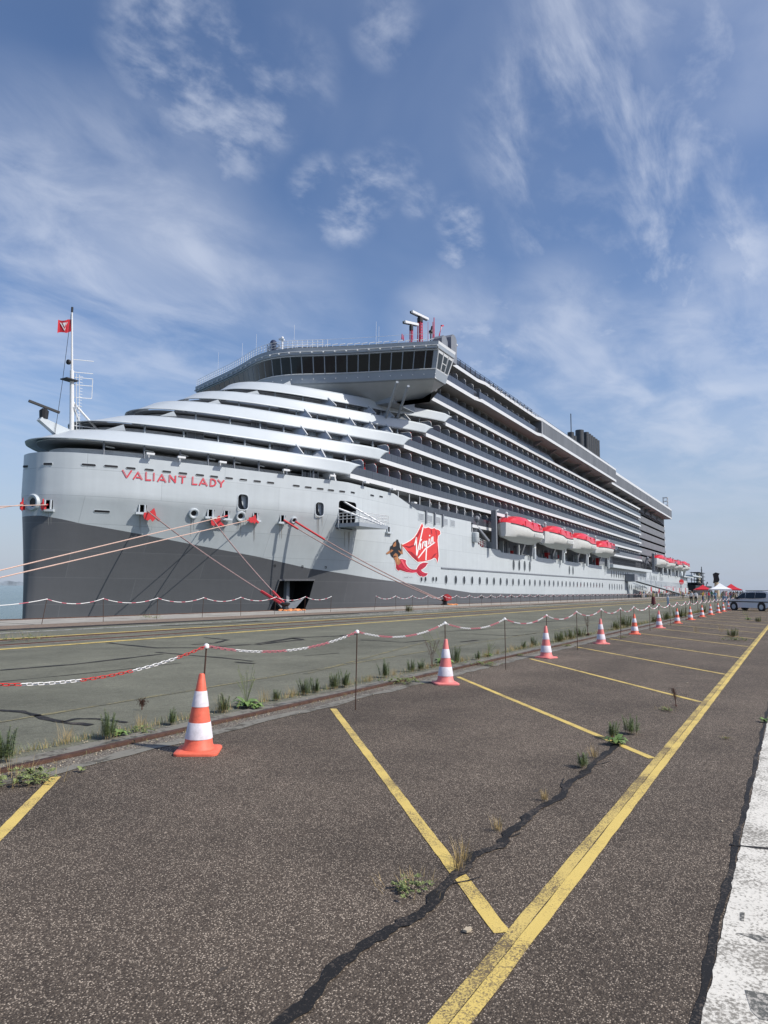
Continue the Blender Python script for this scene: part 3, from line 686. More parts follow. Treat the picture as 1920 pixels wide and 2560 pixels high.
# balcony dividers with rounded upper outer corner
def divider(b, x, z, y=SY, h=2.05, d=1.75):
    pts = [(x, y + .12, z), (x, y + .12, z + h - .55)] + [(x, y + .12 + .55 * (1 - math.cos(math.radians(a))), z + h - .55 + .55 * math.sin(math.radians(a))) for a in (30, 60, 90)] + [(x, y + d, z + h), (x, y + d, z)]
    b.mi = 0; b.prism(pts, (.05, 0, 0))
    ed = [(x - .03, p[1] - .015, p[2]) for p in pts[1:6]]
    b.mi = 1; b.tube([(p[0] + .04, p[1], p[2]) for p in ed], .045, 4, cap=False); b.mi = 0
rowsD = [(11.4, 82, XE1)] + [(ZS[k] + .25, XT[k] - 1.0, XE1) for k in range(5)] + [(27.85, 80.5, 140), (30.55, 86.5, 123)]
allD = []
for z, x0, x1 in rowsD:
    x = math.ceil(x0 / 2.88) * 2.88
    while x < x1: allD.append((x, z, SY if z < 30 else 40.4)); x += 2.88
allD.sort(key=lambda t: t[0])
proto = MB(); divider(proto, 0, 0, 0); pm = None
rest = MB()
for i, (x, z, y) in enumerate(allD):
    if i < 100:
        if pm is None:
            pm = proto.build('balcony_divider', [M['divider'], M['fascia']], ship); o = pm
        else: o = pm.copy(); COL.objects.link(o)
        o.parent = ship; o.matrix_parent_inverse = Matrix.Translation(-Vector(ship.location)); o.location = (x, y, z)
    else: divider(rest, x, z, y)
for z in [11.15] + [q - .3 for q in ZS]:
    x = XE1 + 2
    while x < XE2: divider(rest, x, z, SY2); x += 2.88
o = part(rest, 'balcony_divider', [M['divider'], M['fascia']], label='rows of grey balcony dividers toward the stern'); o['kind'] = 'stuff'
# white posts on the lowest balcony row and dark partition walls
b = MB(); x = 74.5
while x < 99: b.box((x, SY + .15, ztop(x) - .1), (x + .1, SY + .25, 13.75)); x += 2.88
part(b, 'balcony_post', M['fascia'])
# glazed balcony doors, curtains and red hammocks
b = MB(); hm = MB(); cu = MB(); rr = random.Random(3)
for z, x0, x1 in rowsD[:6]:
    x = math.ceil(x0 / 2.88) * 2.88
    while x < x1 - 3:
        b.box((x + .35, SY + 1.84, z + .05), (x + 2.1, SY + 1.89, z + 2.1))
        if rr.random() < .5: cu.box((x + .5, SY + 1.80, z + .1), (x + .5 + rr.uniform(.3, .9), SY + 1.84, z + 2.05))
        if rr.random() < .45 and x < 190:
            q = x + rr.uniform(.3, .5); hm.tube([(q, SY + .5, z + 2.1), (q + .2, SY + .6, z + 1.2), (q + .9, SY + .9, z + .75), (q + 1.6, SY + 1.2, z + 1.3), (q + 1.8, SY + 1.3, z + 2.1)], .10, 5)
        x += 2.88
part(b, 'balcony_glazing', M['dglass']); part(cu, 'curtain', M['fascia']); part(hm, 'hammock', M['red'])
# braces under the overhang and aft soffit
for i in range(15):
    x = 128 + i * 9.5
    y = 39.8 if x < 187 else 41.0
    b = MB(); b.prism([(x, y + .5, 30.0 if x < 187 else 29.7), (x, y + 4, 30.0 if x < 187 else 29.7), (x, 43.55, 28.2)], (.35, 0, 0)); part(b, 'overhang_brace', M['midgrey'])
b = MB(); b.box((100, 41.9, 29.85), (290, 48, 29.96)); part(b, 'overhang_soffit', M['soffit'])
for i in range(9):                                      # glass screens rising at the aft promenade
    x = 178 + i * 12; b = MB(); b.prism([(x, 43.3, 27.85), (x + 10.5, 43.3, 27.85), (x + 8.5, 43.3, 28.9), (x + 1.5, 43.3, 29.2)], (0, .06, 0)); part(b, 'wind_screen', M['panel'])
# roof fence: tall dark screen forward, railing and white beams aft
def fence(x0, x1, y, z, h, step, rows, m, w=.07, name='roof_fence'):
    b = MB(); x = x0
    while x <= x1: b.box((x, y, z), (x + w, y + w, z + h)); x += step
    for r in rows: b.box((x0, y + .01, z + r), (x1, y + .05, z + r + .05))
    return part(b, name, m)
fence(88, 125, 41.2, 33.5, 1.9, 1.9, (1.0, 1.85), M['blk'])
b = MB(); b.box((88, 41.26, 33.5), (125, 41.29, 35.2)); part(b, 'roof_screen', M['balus'])
fence(125, 187, 41.0, 33.5, 1.5, 1.3, (.4, .8, 1.2, 1.48), M['midgrey'])
fence(187, 292, 42.0, 33.5, 1.3, 1.3, (.5, .9, 1.28), M['midgrey'])
b = MB(); x = 100
while x < 290:
    y = 39.5 if x < 187 else 40.8
    b.beam((x, y, 33.55), (x + .9, y + 1.6, 34.0), .22, .12); x += 2.2
part(b, 'roof_edge_beam', M['fascia'])
b = MB(); b.box((98, 40.9, 33.5), (290, 41.0, 33.95)); part(b, 'roof_kerb', M['fascia'])
b = MB(); b.box((95, 46, 33.3), (285, 70, 34.6)); part(b, 'top_deck_house', M['band'])
# funnel
b = MB()
for x, r, zt in ((212.5, 1.0, 50.4), (215.5, .95, 49.8), (223, 1.35, 53.2)): b.lathe([(r, 33), (r, zt), (r * .85, zt), (r * .85, zt - .5)], 20, (x, 58, 0))
for i in range(6): b.lathe([(1.0, 33), (1.0, 53.2), (.8, 53.2)], 16, (227 + i * 2.9, 57, 0))
part(b, 'funnel', M['dkgrey'], True)
b = MB(); b.tube([(213, 58, 50), (213, 58, 56.5)], .14, 6); part(b, 'funnel_aerial', M['dkgrey'])
# stern gantry
b = MB()
for dx in (0, 1.8):
    for dy in (0, 1.5): b.box((284 + dx, 40.9 + dy, 31), (284.2 + dx, 41.1 + dy, 37.5))
for z in (33, 34.5, 36, 37.4): b.box((283.8, 40.8, z), (286.1, 42.6, z + .15))
b.mi = 1; b.box((284.3, 41, 31.2), (285.8, 42.3, 32.6)); part(b, 'roof_gantry', [M['fascia'], M['red']])
# ---- bridge
BF = [(0, 67.5), (2.9, 68.0), (6.4, 69.5), (11, 71.3), (16.1, 73.0), (20.6, 74.6)]    # (distance from centre line, x)
def bfx(t): return interp2(BF, abs(t))
def interp2(D, v):
    P = D
    for i in range(len(P) - 1):
        if v <= P[i + 1][0] + 1e-6:
            a = P[max(i - 1, 0)]; b_ = P[i]; c = P[i + 1]; d = P[min(i + 2, len(P) - 1)]
            t = (v - b_[0]) / (c[0] - b_[0]); h = c[0] - b_[0]
            m0 = 0 if i == 0 else (c[1] - a[1]) / (c[0] - a[0]); m1 = (d[1] - b_[1]) / max(1e-6, d[0] - b_[0])
            return (2 * t ** 3 - 3 * t * t + 1) * b_[1] + (t ** 3 - 2 * t * t + t) * h * m0 + (-2 * t ** 3 + 3 * t * t) * c[1] + (t ** 3 - t * t) * h * m1
    return P[-1][1]
HW = 20.6
def bp(t, z, fo, eo, n=0):                              # point on the bridge front: t in -1..1
    hw = HW - eo; return Vector((bfx(t * HW) + fo - n, YC - t * hw, z))
BROWS = [(32.0, 0, 0), (31.15, .05, .05), (31.1, .25, .2), (30.95, .28, .22), (28.75, .72, .75), (28.7, .6, .65), (27.6, .75, .85), (27.5, 1.1, 1.1)]
ts = [i / 30 for i in range(-30, 31)]
def brow(z, fo, eo):
    front = [bp(t, z, fo, eo) for t in ts]; xb = 79.6 - (32 - z) * .27
    return [Vector((xb, YC + HW - eo, z))] + front + [Vector((xb, YC - HW + eo, z))]
b = MB(); b.grid([brow(*r) for r in BROWS]); 
top = brow(*BROWS[0]); b.add(top, [tuple(range(len(top)))])
part(b, 'bridge', M['ggrey'], 25, label='grey curved navigation bridge with overhanging wings')
b = MB()                                                # belly under the bridge
rows = [brow(27.5, 1.1, 1.1), [Vector((p.x + (3.2 if 0 < i < 62 else -1.5), YC + (p.y - YC) * .885, 25.75)) for i, p in enumerate(brow(27.5, 1.1, 1.1))]]
b.grid(rows); b.add(rows[1], [tuple(range(len(rows[1])))]); part(b, 'bridge_underside', M['uside'], 25)
b = MB(); b.box((76, 43.6, 25.5), (82, 72, 31.9)); part(b, 'bridge_house', M['ggrey'])
NWIN = 30
for i in range(NWIN):
    t0 = -1 + 2 * (i + .05) / NWIN; t1 = -1 + 2 * (i + .95) / NWIN
    if i == 0: t0 += .02
    if i == NWIN - 1: t1 -= .02
    def q(t, f): return bp(t, 30.9 - 2.05 * f, .29 + .42 * f - .04, .23 + .5 * f)
    b = MB(); b.grid([[q(t0, 0), q((t0 + t1) / 2, 0), q(t1, 0)], [q(t0, 1), q((t0 + t1) / 2, 1), q(t1, 1)]]); part(b, 'bridge_window', M['dglass'])
def endp(f, z, out=.05):                                # wing end wall, f from front to back
    e = .22 + (30.95 - z) / 2.2 * .53; fo = .28 + (30.95 - z) / 2.2 * .44
    xa = 74.6 + fo; xb = 79.6 - (32 - z) * .27; return Vector((xa + (xb - xa) * f, YC - HW + e - out, z))
for f0, f1, z0, z1 in ((.07, .33, 30.7, 28.9), (.4, .66, 30.7, 29.9), (.4, .66, 29.75, 28.9), (.74, .95, 30.7, 28.9)):
    b = MB(); b.add([endp(f0, z0), endp(f1, z0), endp(f1, z1), endp(f0, z1)], [(0, 1, 2, 3)]); part(b, 'bridge_window', M['dglass'])
b = MB(); b.add([(74.6, YC - HW - .03, 32.0), (79.6, YC - HW - .03, 32.0), (79.4, YC - HW + .1, 31.1), (74.7, YC - HW + .1, 31.1)], [(0, 1, 2, 3)])
b.add([endp(.0, 28.7, -.02), endp(1, 28.7, -.02), (78.3, YC - HW + .95, 27.6), (75.3, YC - HW + .82, 27.6)], [(0, 1, 2, 3)])
for f in (0.02, .365, .70, .985): b.beam(endp(f, 31, .06), endp(f, 28.7, .06), .12, .1)
b.add([endp(.0, 31.05, .015), endp(1, 31.05, .015), endp(1, 28.7, .015), endp(.0, 28.7, .015)], [(0, 1, 2, 3)]); part(b, 'bridge_wing_lit_plate', M['fascia'])  # white cover plate: sunlight on the wing end put into the colour
b = MB()
for t in ts[::2]:
    for p, r_ in ((bp(t, 31.35, .0, .05) + Vector((-.12, 0, 0)), .11), (bp(t, 28.1, .68, .75) + Vector((-.05, 0, 0)), .07)): part(MB().ball(p, r_, 6), 'bridge_floodlight', M['rail_w'])
b = MB(); b.tube([bp(t, 31.5, -.03, .0) for t in ts], .035, 5); b.tube([bp(t, 31.0, .18, .1) for t in ts], .04, 5); b.tube([bp(t, 28.72, .55, .6) for t in ts], .05, 5); part(b, 'handrail', M['fascia'])
# railing round the bridge roof
b = MB()
for t in [i / 34 for i in range(-34, 13)]:
    p = bp(t, 32.0, .15, .15); b.tube([p, p + Vector((0, 0, 1.05))], .035, 4)
for z in (.35, .7, 1.05): b.tube([bp(t, 32 + z, .15, .15) for t in ts if t < .36], .03, 4)
b.tube([bp(t, 33.05, .15, .15) for t in ts if t >= .33], .018, 4); part(b, 'bridge_railing', M['rail_w'])
# bent white posts and grey screens on the roof behind the rail
b = MB(); g = MB()
for i in range(-2, 22):
    t = i / 22; p = bp(t, 32.0, 1.3, 1.0); q = p + Vector((0, 0, .75)); b.tube([p, q, q + Vector((.5, -.5, .18))], .06, 4)
g.grid([[bp(t, z, 1.7, 1.2) for t in ts if -.1 < t < .98] for z in (32.0, 32.72)]); part(b, 'roof_post', M['rail_w']); part(g, 'roof_screen', M['panel'])
b = MB(); b.grid([[bp(t, z, fo, 3) for t in ts if -.25 < t < .62] for z, fo in ((32.0, 3.4), (33.2, 3.8), (33.5, 5.5))]); part(b, 'roof_house', M['band'], 30)
b = MB(); b.grid([[bp(t, z, 3.3, 3) for t in ts if -.05 < t < .55] for z in (32.75, 33.15)]); part(b, 'roof_house_glazing', M['dglass'])
for px, py, py2, w in ((1135, 890, 838, .9), (1112, 878, 840, .9)):  # vent casings at the wing's back corner
    y = 38.3; p = onY(px, py, y); h = p.z + (onY(px, py2, y).z - p.z)
    b = MB(); b.prism([(p.x - w, y, 32), (p.x + w, y, 32), (p.x + w, y, h - .5), (p.x + .35, y, h), (p.x - .35, y, h), (p.x - w, y, h - .5)], (0, 1.4, 0)); b.mi = 1
    part(b, 'vent_casing', [M['midgrey'], M['fascia']])
b = MB(); p = onY(1138, 865, 39.5); b.tube([(p.x, 39.5, 33.4), (p.x, 39.5, p.z)], .06, 6); b.ball((p.x, 39.5, p.z + .1), .38, 10, .6); part(b, 'radome', M['rail_w'])
b = MB(); p = onZ(683, 884, 32.0); b.tube([p, p + Vector((0, 0, 1.3))], .4, 10); b.ball(p + Vector((0, 0, 1.4)), .45, 10); part(b, 'covered_searchlight', mat('dark_blue_cover', (.03, .045, .1), .7))
b = MB()
for a in range(8):
    an = a * math.pi / 4; q = p + Vector((.8 * math.cos(an), .8 * math.sin(an), 0)); b.tube([q, q + Vector((0, 0, 1.1))], .035, 4)
for z in (.5, 1.1): b.tube([p + Vector((.8 * math.cos(a * math.pi / 6), .8 * math.sin(a * math.pi / 6), z)) for a in range(13)], .03, 4)
part(b, 'searchlight_cage', M['blk'])
b = MB(); p = onZ(705, 880, 32.0); b.tube([p, p + Vector((0, 0, 1.75))], .11, 6); b.beam(p + Vector((-.1, .45, 1.75)), p + Vector((0, -.3, 1.6)), .25, .2); b.ball(p + Vector((0, 0, 1.9)), .18, 8); part(b, 'camera_pole', M['rail_w'])
for px, z in ((545, 2.6), (605, 2.6), (640, 3), (735, 3.2), (940, 3), (947, 2.4)):
    p = onZ(px, {545: 925, 605: 904, 640: 890, 735: 872, 940: 862, 947: 862}[px], 32); b = MB(); b.tube([p, p + Vector((0, 0, z))], .02, 4); part(b, 'whip_aerial', M['rail_w'])
# radars
def onyz(px, py, y): p = onY(px, py, y); return p
ry = 40.5
def radar(px, pyb, pyt, l0, l1, r, nm='radar_mast'):
    a = onY(px, pyb, ry); c = onY(px, pyt, ry); b = MB(); b.mi = 0
    for dx, dy in ((-r, -r), (r, -r), (r, r), (-r, r)): b.tube([(a.x + dx, ry + dy, 32.3), (c.x + dx * .8, ry + dy * .8, c.z)], r * .28, 5)
    n = 6
    for i in range(n):
        z0 = a.z + (c.z - a.z) * i / n; z1 = a.z + (c.z - a.z) * (i + 1) / n
        b.beam((a.x - r, ry - r, z0), (a.x + r, ry - r, z1), r * .25); b.beam((a.x + r, ry - r, z0), (a.x + r, ry + r, z1), r * .25)
    b.tube([(a.x, ry, 32.3), (c.x, ry, c.z)], r * .6, 8)
    o = part(b, nm, M['pinkred']); b = MB(); b.lathe([(r * 1.5, 0), (r * 1.5, .55), (r * .7, .8)], 12, (c.x, ry, c.z)); sub(b, 'radar_motor', M['blk'], o)
    p = onY(*l0, ry); q = onY(*l1, ry); pq = Vector((c.x, ry, c.z + .95)); d = (q - p); b = MB()
    b.beam(pq - d * .5, pq + d * .5, .3, .3); b.mi = 1; b.beam(pq - d * .5 + Vector((0, .2, -.06)), pq + d * .5 + Vector((0, .2, -.06)), .16, .3); sub(b, 'radar_scanner', [M['rail_w'], M['blk']], o)
radar(1050, 850, 806, (1033, 785), (1073, 804), .25)
radar(1028, 850, 826, (1011, 813), (1044, 820), .17)
b = MB()
for px, pyb, pyt, w in ((1085, 848, 794, .13), (1082, 848, 805, .1), (1070, 850, 805, .05), (1005, 850, 835, .12), (1009, 850, 838, .08)):
    a = onY(px, pyb, ry); c = onY(px, pyt, ry); b.tube([(a.x, ry, 32.3), (c.x, ry, c.z)], w, 5, r2=w * .5)
a = onY(1096, 846, ry); c = onY(1104, 815, ry); b.tube([(a.x, ry, a.z - 1), (a.x + .3, ry, a.z + .6), (c.x, ry, c.z)], .09, 5); b.beam((c.x - .1, ry, c.z), (c.x + .5, ry, c.z + .2), .2); part(b, 'red_aerial_mast', M['pinkred'])
b = MB(); p = onY(1077, 830, ry); q = onY(1080, 816, ry); b.ball(p, .3, 8); b.beam(p, q, .16); b.tube([(p.x, ry, 32.3), p], .1, 5); part(b, 'searchlight', M['blk'])
for px in (1090, 1102):
    p = onY(px, 858, 38.5); b = MB(); b.tube([(p.x + .45 * math.cos(a * math.pi / 8), 38.5, 32.9 + .45 * math.sin(a * math.pi / 8)) for a in range(17)], .1, 6); part(b, 'lifebuoy', mat('orange_lifebuoy', (.75, .2, .05), .5))
# struts under the wing, camera pod
for (ax, ay), (cx, cy) in (((993, 955), (962, 1053)), ((1021, 965), (990, 1055))):
    a = onZ(ax, ay, 26.0); c = march(cx, cy, lambda p: p.y >= YC - interp(TT, max(0, (p.x - XB - 19) / (XT[3] - XB - 19) * 27)) - .0)
    b = MB(); b.tube([a, c], .17, 8); part(b, 'wing_strut', M['ggrey'])
b = MB(); p = onY(1086, 970, 38.6); b.ball(p, .5, 10); b.tube([p, p + Vector((0, .2, 1.4))], .14, 6); b.beam(p + Vector((-.8, 0, .9)), p + Vector((.6, 0, 1.0)), .3); part(b, 'camera_pod', M['rail_w'], True)
# ---- gap details: slanted screens, posts, closing wedges, lamps
def plan(px, py, sh, xe, inset=0):
    return march(px, py, lambda p: p.x > XB + sh and p.y >= YC - interp(TT, (p.x - XB - sh) / (xe - XB - sh) * 27) + inset)
R2 = lambda a, c: (640 + a * .4202, 960 + c * .4202)
for k, lst in ((3, [((430, 88), (478, 125)), ((668, 133), (712, 172)), ((780, 158), (822, 192)), ((880, 178), (918, 213))]), (2, [((290, 155), (330, 196)), ((557, 203), (590, 242)), ((677, 225), (708, 263)), ((780, 247), (812, 285))]),
               (1, [((268, 255), (306, 298)), ((410, 280), (447, 322)), ((543, 303), (578, 345))]), (0, [((238, 365), (282, 413)), ((385, 388), (415, 435))]), (-1, [((460, 522), (483, 583))])):
    for a, c in lst:
        p = plan(*R2(*a), LOW[k + 1][0], XT[k + 1] - 2.6, .15)
        q = plan(*R2(*c), TOP[k][0], XT[k] - 2.6, .12) if k >= 0 else hullp(*R2(*c)) + Vector((0, .15, 0))
        b = MB(); b.beam(p + Vector((0, 0, .1)), q - Vector((0, 0, .1)), .13, .16); b.mi = 1; d = Vector((.3, 1.7, 0)); b.add([p, q, q + d, p + d], [(0, 1, 2, 3)]); part(b, 'balcony_screen', [M['fascia'], M['bowwall']])
cabm = mat('pale_reflection_cabin_glass', (.42, .5, .55), .15, spec=.6)  # pale base colour stands in for bright reflections in the panes
def cabwin(k, x0, y0, x1, y1, m, fr, inset=1.25):
    c_ = [plan(*R2(x, y), LOW[k + 1][0], XT[k + 1] - 2.6, inset) for x, y in ((x0, y0), (x1, y1))]
    h_ = abs(R2(0, y1)[1] - R2(0, y0)[1]) * .04 * .75
    A_, B_ = c_; zc = (A_.z + B_.z) / 2 + .05; b = MB(); A_ = Vector((A_.x, A_.y, zc)); B_ = Vector((B_.x, B_.y, zc)); H_ = Vector((0, 0, max(.35, h_)))
    n_ = Vector((0, -.04, 0)); b.add([A_ - H_ + n_, B_ - H_ + n_, B_ + H_ + n_, A_ + H_ + n_], [(0, 1, 2, 3)]); b.mi = 1
    for u_, v_ in ((A_ - H_, B_ - H_), (B_ - H_, B_ + H_), (B_ + H_, A_ + H_), (A_ + H_, A_ - H_), ((A_ + B_) / 2 - H_, (A_ + B_) / 2 + H_)): b.beam(u_ + n_ * 2, v_ + n_ * 2, .08)
    part(b, 'cabin_window', [m, fr])
for k, q in ((3, (545, 122, 602, 150)), (2, (422, 190, 498, 224)), (2, (585, 218, 622, 246)), (1, (312, 272, 352, 304)), (1, (450, 296, 492, 327)), (1, (575, 318, 612, 350)), (0, (285, 382, 325, 418)), (0, (410, 405, 452, 438))): cabwin(k, *q, cabm, M['band'])
for k, q in ((0, (-414, 290, -318, 326)), (0, (-224, 316, -144, 353)), (0, (100, 362, 176, 398)), (1, (-30, 215, 55, 260)), (1, (0, 218, 60, 255)), (2, (130, 132, 190, 172)), (-1, (272, 520, 365, 566))): cabwin(k, *q, M['dglass'] if k < 0 else M['midgrey'], M['ggrey'])
for px, py in ((525, 1124), (668, 1143), (861, 1171.5)):
    p = plan(px, py, 1.6, XT[0] - 1.6, -.06); b = MB(); b.beam(p - Vector((.45, -.18, 0)), p + Vector((.45, -.18, -.02)), .1, .1); part(b, 'mooring_slot', M['blk'])
for k, tri in ((0, [(262, 1075), (309, 1061), (314, 1077)]), (1, [(399, 1040), (434, 1028), (442, 1041)]), (2, [(516, 1008), (545, 999), (552, 1009)]), (3, [(614, 983), (643, 976), (649, 985)]), (4, [(704, 962), (725, 952), (728, 964)])):
    b = MB(); b.prism([plan(x, y, TOP[k][0] + .15, XT[k]) for x, y in tri], (.12, .25, 0)); part(b, 'bow_wedge', M['band'])
for k in range(-1, 4):                                  # upright stanchions and ceiling lights in the gaps
    sh = TOP[k][0] + .35 if k >= 0 else .5; xe = XT[k] if k >= 0 else 65; z0 = (TOP[k][1] if k >= 0 else 13.0) - .5; z1 = LOW[k + 1][1] + .15
    sh = LOW[k + 1][0] + .35; xe = XT[k + 1] - 2.6
    for d in (3.5, 6.5, 9.5, 12, 14.5, 17, 20, 23):
        f = d / 27; x = XB + sh + f * (xe - XB - sh); y = YC - interp(TT, d) + .35; b = MB(); w = MB(); z1 = bandpt(0, LOW[k + 1][1], LOW[k + 1][2], 99, d).z + .2
        b.box((x, y, z0), (x + .10, y + .14, z1)); w.box((x + .8, y + .7, z1 - .45), (x + 1.7, y + .85, z1 - .35))
        part(b, 'stanchion', M['band'] if k >= 0 else M['midgrey']); part(w, 'ceiling_light', M['band'])
# floodlights on the hull edge
for px, py in ((372, 1136), (449, 1146), (551, 1158), (709, 1175), (824, 1193), (907, 1205), (975, 1218), (1028, 1246)):
    p = hullp(px, py + 4); p.z = min(p.z, ztop(p.x)) + .0; n = hulln(p); q = p + n * .5 + Vector((0, 0, .38))
    b = MB(); b.tube([p - Vector((0, 0, .4)), p + Vector((0, 0, .5)), q], .05, 5); o = part(b, 'floodlight_arm', M['rail_w'])
    u = Vector((0, 0, 1)).cross(n).normalized(); b = MB(); b.beam(q - u * .36, q + u * .36, .32, .18); b.build('floodlight', M['rail_w'], o).matrix_parent_inverse = Matrix.Identity(4)
# ---- bow mast with radar arm
mast = MB(); bx, by = 39.5, 57.0
zb0 = 15.0
mast.tube([(bx + .3, by, zb0), (bx - .1, by, 21.5)], .22, 10, r2=.18); mast.tube([(bx - .1, by, 21.5), (bx - .45, by, 27.0)], .11, 8, r2=.07)
mt_ = part(mast, 'bow_mast', M['rail_w'], True)
b = MB(); b.tube([(bx - .45, by, 27.0), (bx - .45, by, 27.5)], .1, 6); b.box((bx - .9, by - .5, 18.9 + 1.6), (bx + .3, by + .5, 19.0 + 1.6)); b.ball((bx - .5, by, 22.2), .25, 6); part(b, 'mast_light', M['blk'])
b = MB()
for z in (15.5, 18.0, 19.0, 20.2, 20.9, 21.4, 22.6): b.beam((bx, by, z), (bx + 1.5 if z > 18 else bx + .5, by - .9, z + .1), .06)
for dx in (.45, .75):
    b.tube([(bx + dx + .1, by - .35, zb0), (bx + dx - .3, by - .35, 21.2)], .035, 4)
for i in range(22): z = zb0 + .2 + i * .28; b.beam((bx + .5, by - .36, z), (bx + .85, by - .36, z), .03)
b.tube([(bx + 1.5, by - .9, 19.1), (bx + 1.5, by - .9, 21)], .04, 4); b.tube([(bx, by, 18.7), (bx + 3.4, by - 1.6, 14.9)], .11, 6); b.tube([(bx, by, 18.7), (bx + 3.4, by + 1.6, 14.9)], .11, 6); b.beam((bx + .2, by, 16.4), (bx + 2, by - .8, 16.4), .1)
part(b, 'mast_ladder', M['rail_w'])
b = MB(); b.prism([(bx + .8, by - .25, 14.7), (bx - .6, by - .25, 14.7), (bx - 3.1, by - .25, 16.15), (bx - 2.9, by - .25, 16.45), (bx + .8, by - .25, 15.7)], (0, .5, 0)); part(b, 'mast_bracket', M['band'])
b = MB(); b.lathe([(.35, 16.4), (.4, 17.1), (.2, 17.3)], 10, (bx - 2.6, by, 0)); b.beam((bx - 3.9, by + .3, 17.75), (bx - 1.3, by - .3, 17.2), .22, .2); part(b, 'bow_radar', M['blk'])
b = MB(); b.tube([(bx - .6, by - .1, 26.8), (bx - 1.2, by - .3, 20), (bx - 1.7, by - .4, 15)], .025, 4); part(b, 'mast_stay', M['blk'])
# ---- side details
def ellipse(c, a, h, y, n=14): return [(c[0] + a * math.cos(2 * math.pi * k / n), y, c[1] + h * math.sin(2 * math.pi * k / n)) for k in range(n)]
def porthole(a, h):
    b = MB(); b.add(ellipse((0, 0), a, h, -.015), [tuple(range(14))]); b.mi = 1; b.grid([ellipse((0, 0), a + .09, h + .09, .02), ellipse((0, 0), a + .09, h + .09, -.05), ellipse((0, 0), a, h, -.05), ellipse((0, 0), a, h, -.01)], close=True)
    return b.build('porthole', [M['dglass'], M['hull']], ship)
PI_ = Matrix.Translation(-Vector(ship.location))
protos = {}
def put(kind, a, h, x, z, y=SY):
    if kind not in protos: o = protos[kind] = porthole(a, h)
    else: o = protos[kind].copy(); COL.objects.link(o)
    o.parent = ship; o.matrix_parent_inverse = PI_; o.location = (x, y, z)
xl = 87.85
lower = []
while xl < 181: lower.append(xl); xl += 2.93 if xl > 91 else 3.2
for x in lower: put('a', .42, .62, x, 2.95)
for x in (114.9, 117.75, 120.6, 123.4, 149.4, 152.2): put('b', .5, .95, x, 5.9)
for x in [189.4 + 2.85 * i for i in range(6)] + [207 + 2.85 * i for i in range(2)] + [229 + 2.6 * i for i in range(4)] + [246 + 3 * i for i in range(5)] + [266 + 3 * i for i in range(3)]: put('b', .5, .9, x, 6.0)
for x in [186.6 + 3 * i for i in range(6)] + [209 + 2.9 * i for i in range(3)] + [220.6 + 2.9 * i for i in range(5)]: put('c', .42, .85, x, 2.65)
for px in (1053, 1063, 1082, 1090): p = onY(px, 1448, SY); put('d', .28, .33, p.x, p.z)
b = MB(); b.box((86.3, SY - .12, 4.42), (208, SY + .02, 4.6)); part(b, 'rubbing_strake', M['midgrey'])
b = MB(); b.box((208.5, SY - .1, -2), (208.8, SY + .02, 5.5)); b.box((248, SY - .1, -2), (248.3, SY + .02, 5)); part(b, 'fender_bar', M['midgrey'])
for x in range(100, 330, 3):                            # small freeing ports near the waterline
    pass
b = MB()
for x in [100 + 3.4 * i for i in range(62)]:
    for d in (0, .7): b.box((x + d, SY - .02, .25), (x + d + .35, SY + .01, .62))
part(b, 'drain_opening', M['blk'])
for i, (x0, x1) in enumerate(((79.5, 81.2), (81.9, 83.7), (84.4, 86.2), (86.9, 88.5), (89.2, 90.9))):
    b = MB(); fz = 10.45; b.box((x0, SY - .04, fz), (x1, SY, fz + 1.05)); b.mi = 1
    for j in range(6): b.box((x0 + .15, SY - .06, fz + .14 + j * .14), (x1 - .15, SY - .04, fz + .2 + j * .14))
    if i == 0: pass
    part(b, 'louvre_panel', [M['band'], M['midgrey']])
for x in (81.45, 84.0, 86.5): b = MB(); b.box((x, SY - .22, 10.2), (x + .3, SY - .02, 11.9)); part(b, 'vent_duct', M['midgrey'])
# boarding platform with railing
m, u, n, w, h = door; z0 = m.z - h / 2 + .55; P = [m - u * (w / 2 - .1), m + u * (w / 2 + .2)]
pl = [Vector((p.x, p.y, z0)) for p in P]; o1 = pl[1] + n * 2.9 + u * 1.9; o0 = pl[0] + n * 2.9 - u * .0
b = MB(); b.prism([pl[0] - n * .6, pl[1] - n * .6, pl[1] + n * .1 + u * .5, o1, o0], (0, 0, -.4)); part(b, 'boarding_platform', M['ggrey'], label='fold-down platform at the open side door')
b = MB()
def railing(b, a, c, n=5, h=1.1, r=.03):
    a = Vector(a); c = Vector(c)
    for i in range(n + 1): p = a.lerp(c, i / n); b.tube([p, p + Vector((0, 0, h))], r, 4)
    for z in (h * .4, h * .7, h): b.tube([a + Vector((0, 0, z)), c + Vector((0, 0, z))], r, 4)
railing(b, o0, o1, 7); railing(b, o1, pl[1] + n * .1 + u * .5, 5); railing(b, pl[0], o0, 5)
part(b, 'platform_railing', M['rail_w'])
b = MB(); b.tube([m - u * (w * .45) - n * .2 + Vector((0, 0, h * .22)), o0.lerp(o1, .75)], .12, 6); b.tube([m - u * (w * .2) + Vector((0, 0, h * .48)), o1 - n * .4], .1, 6); part(b, 'platform_stay', M['rail_w'])
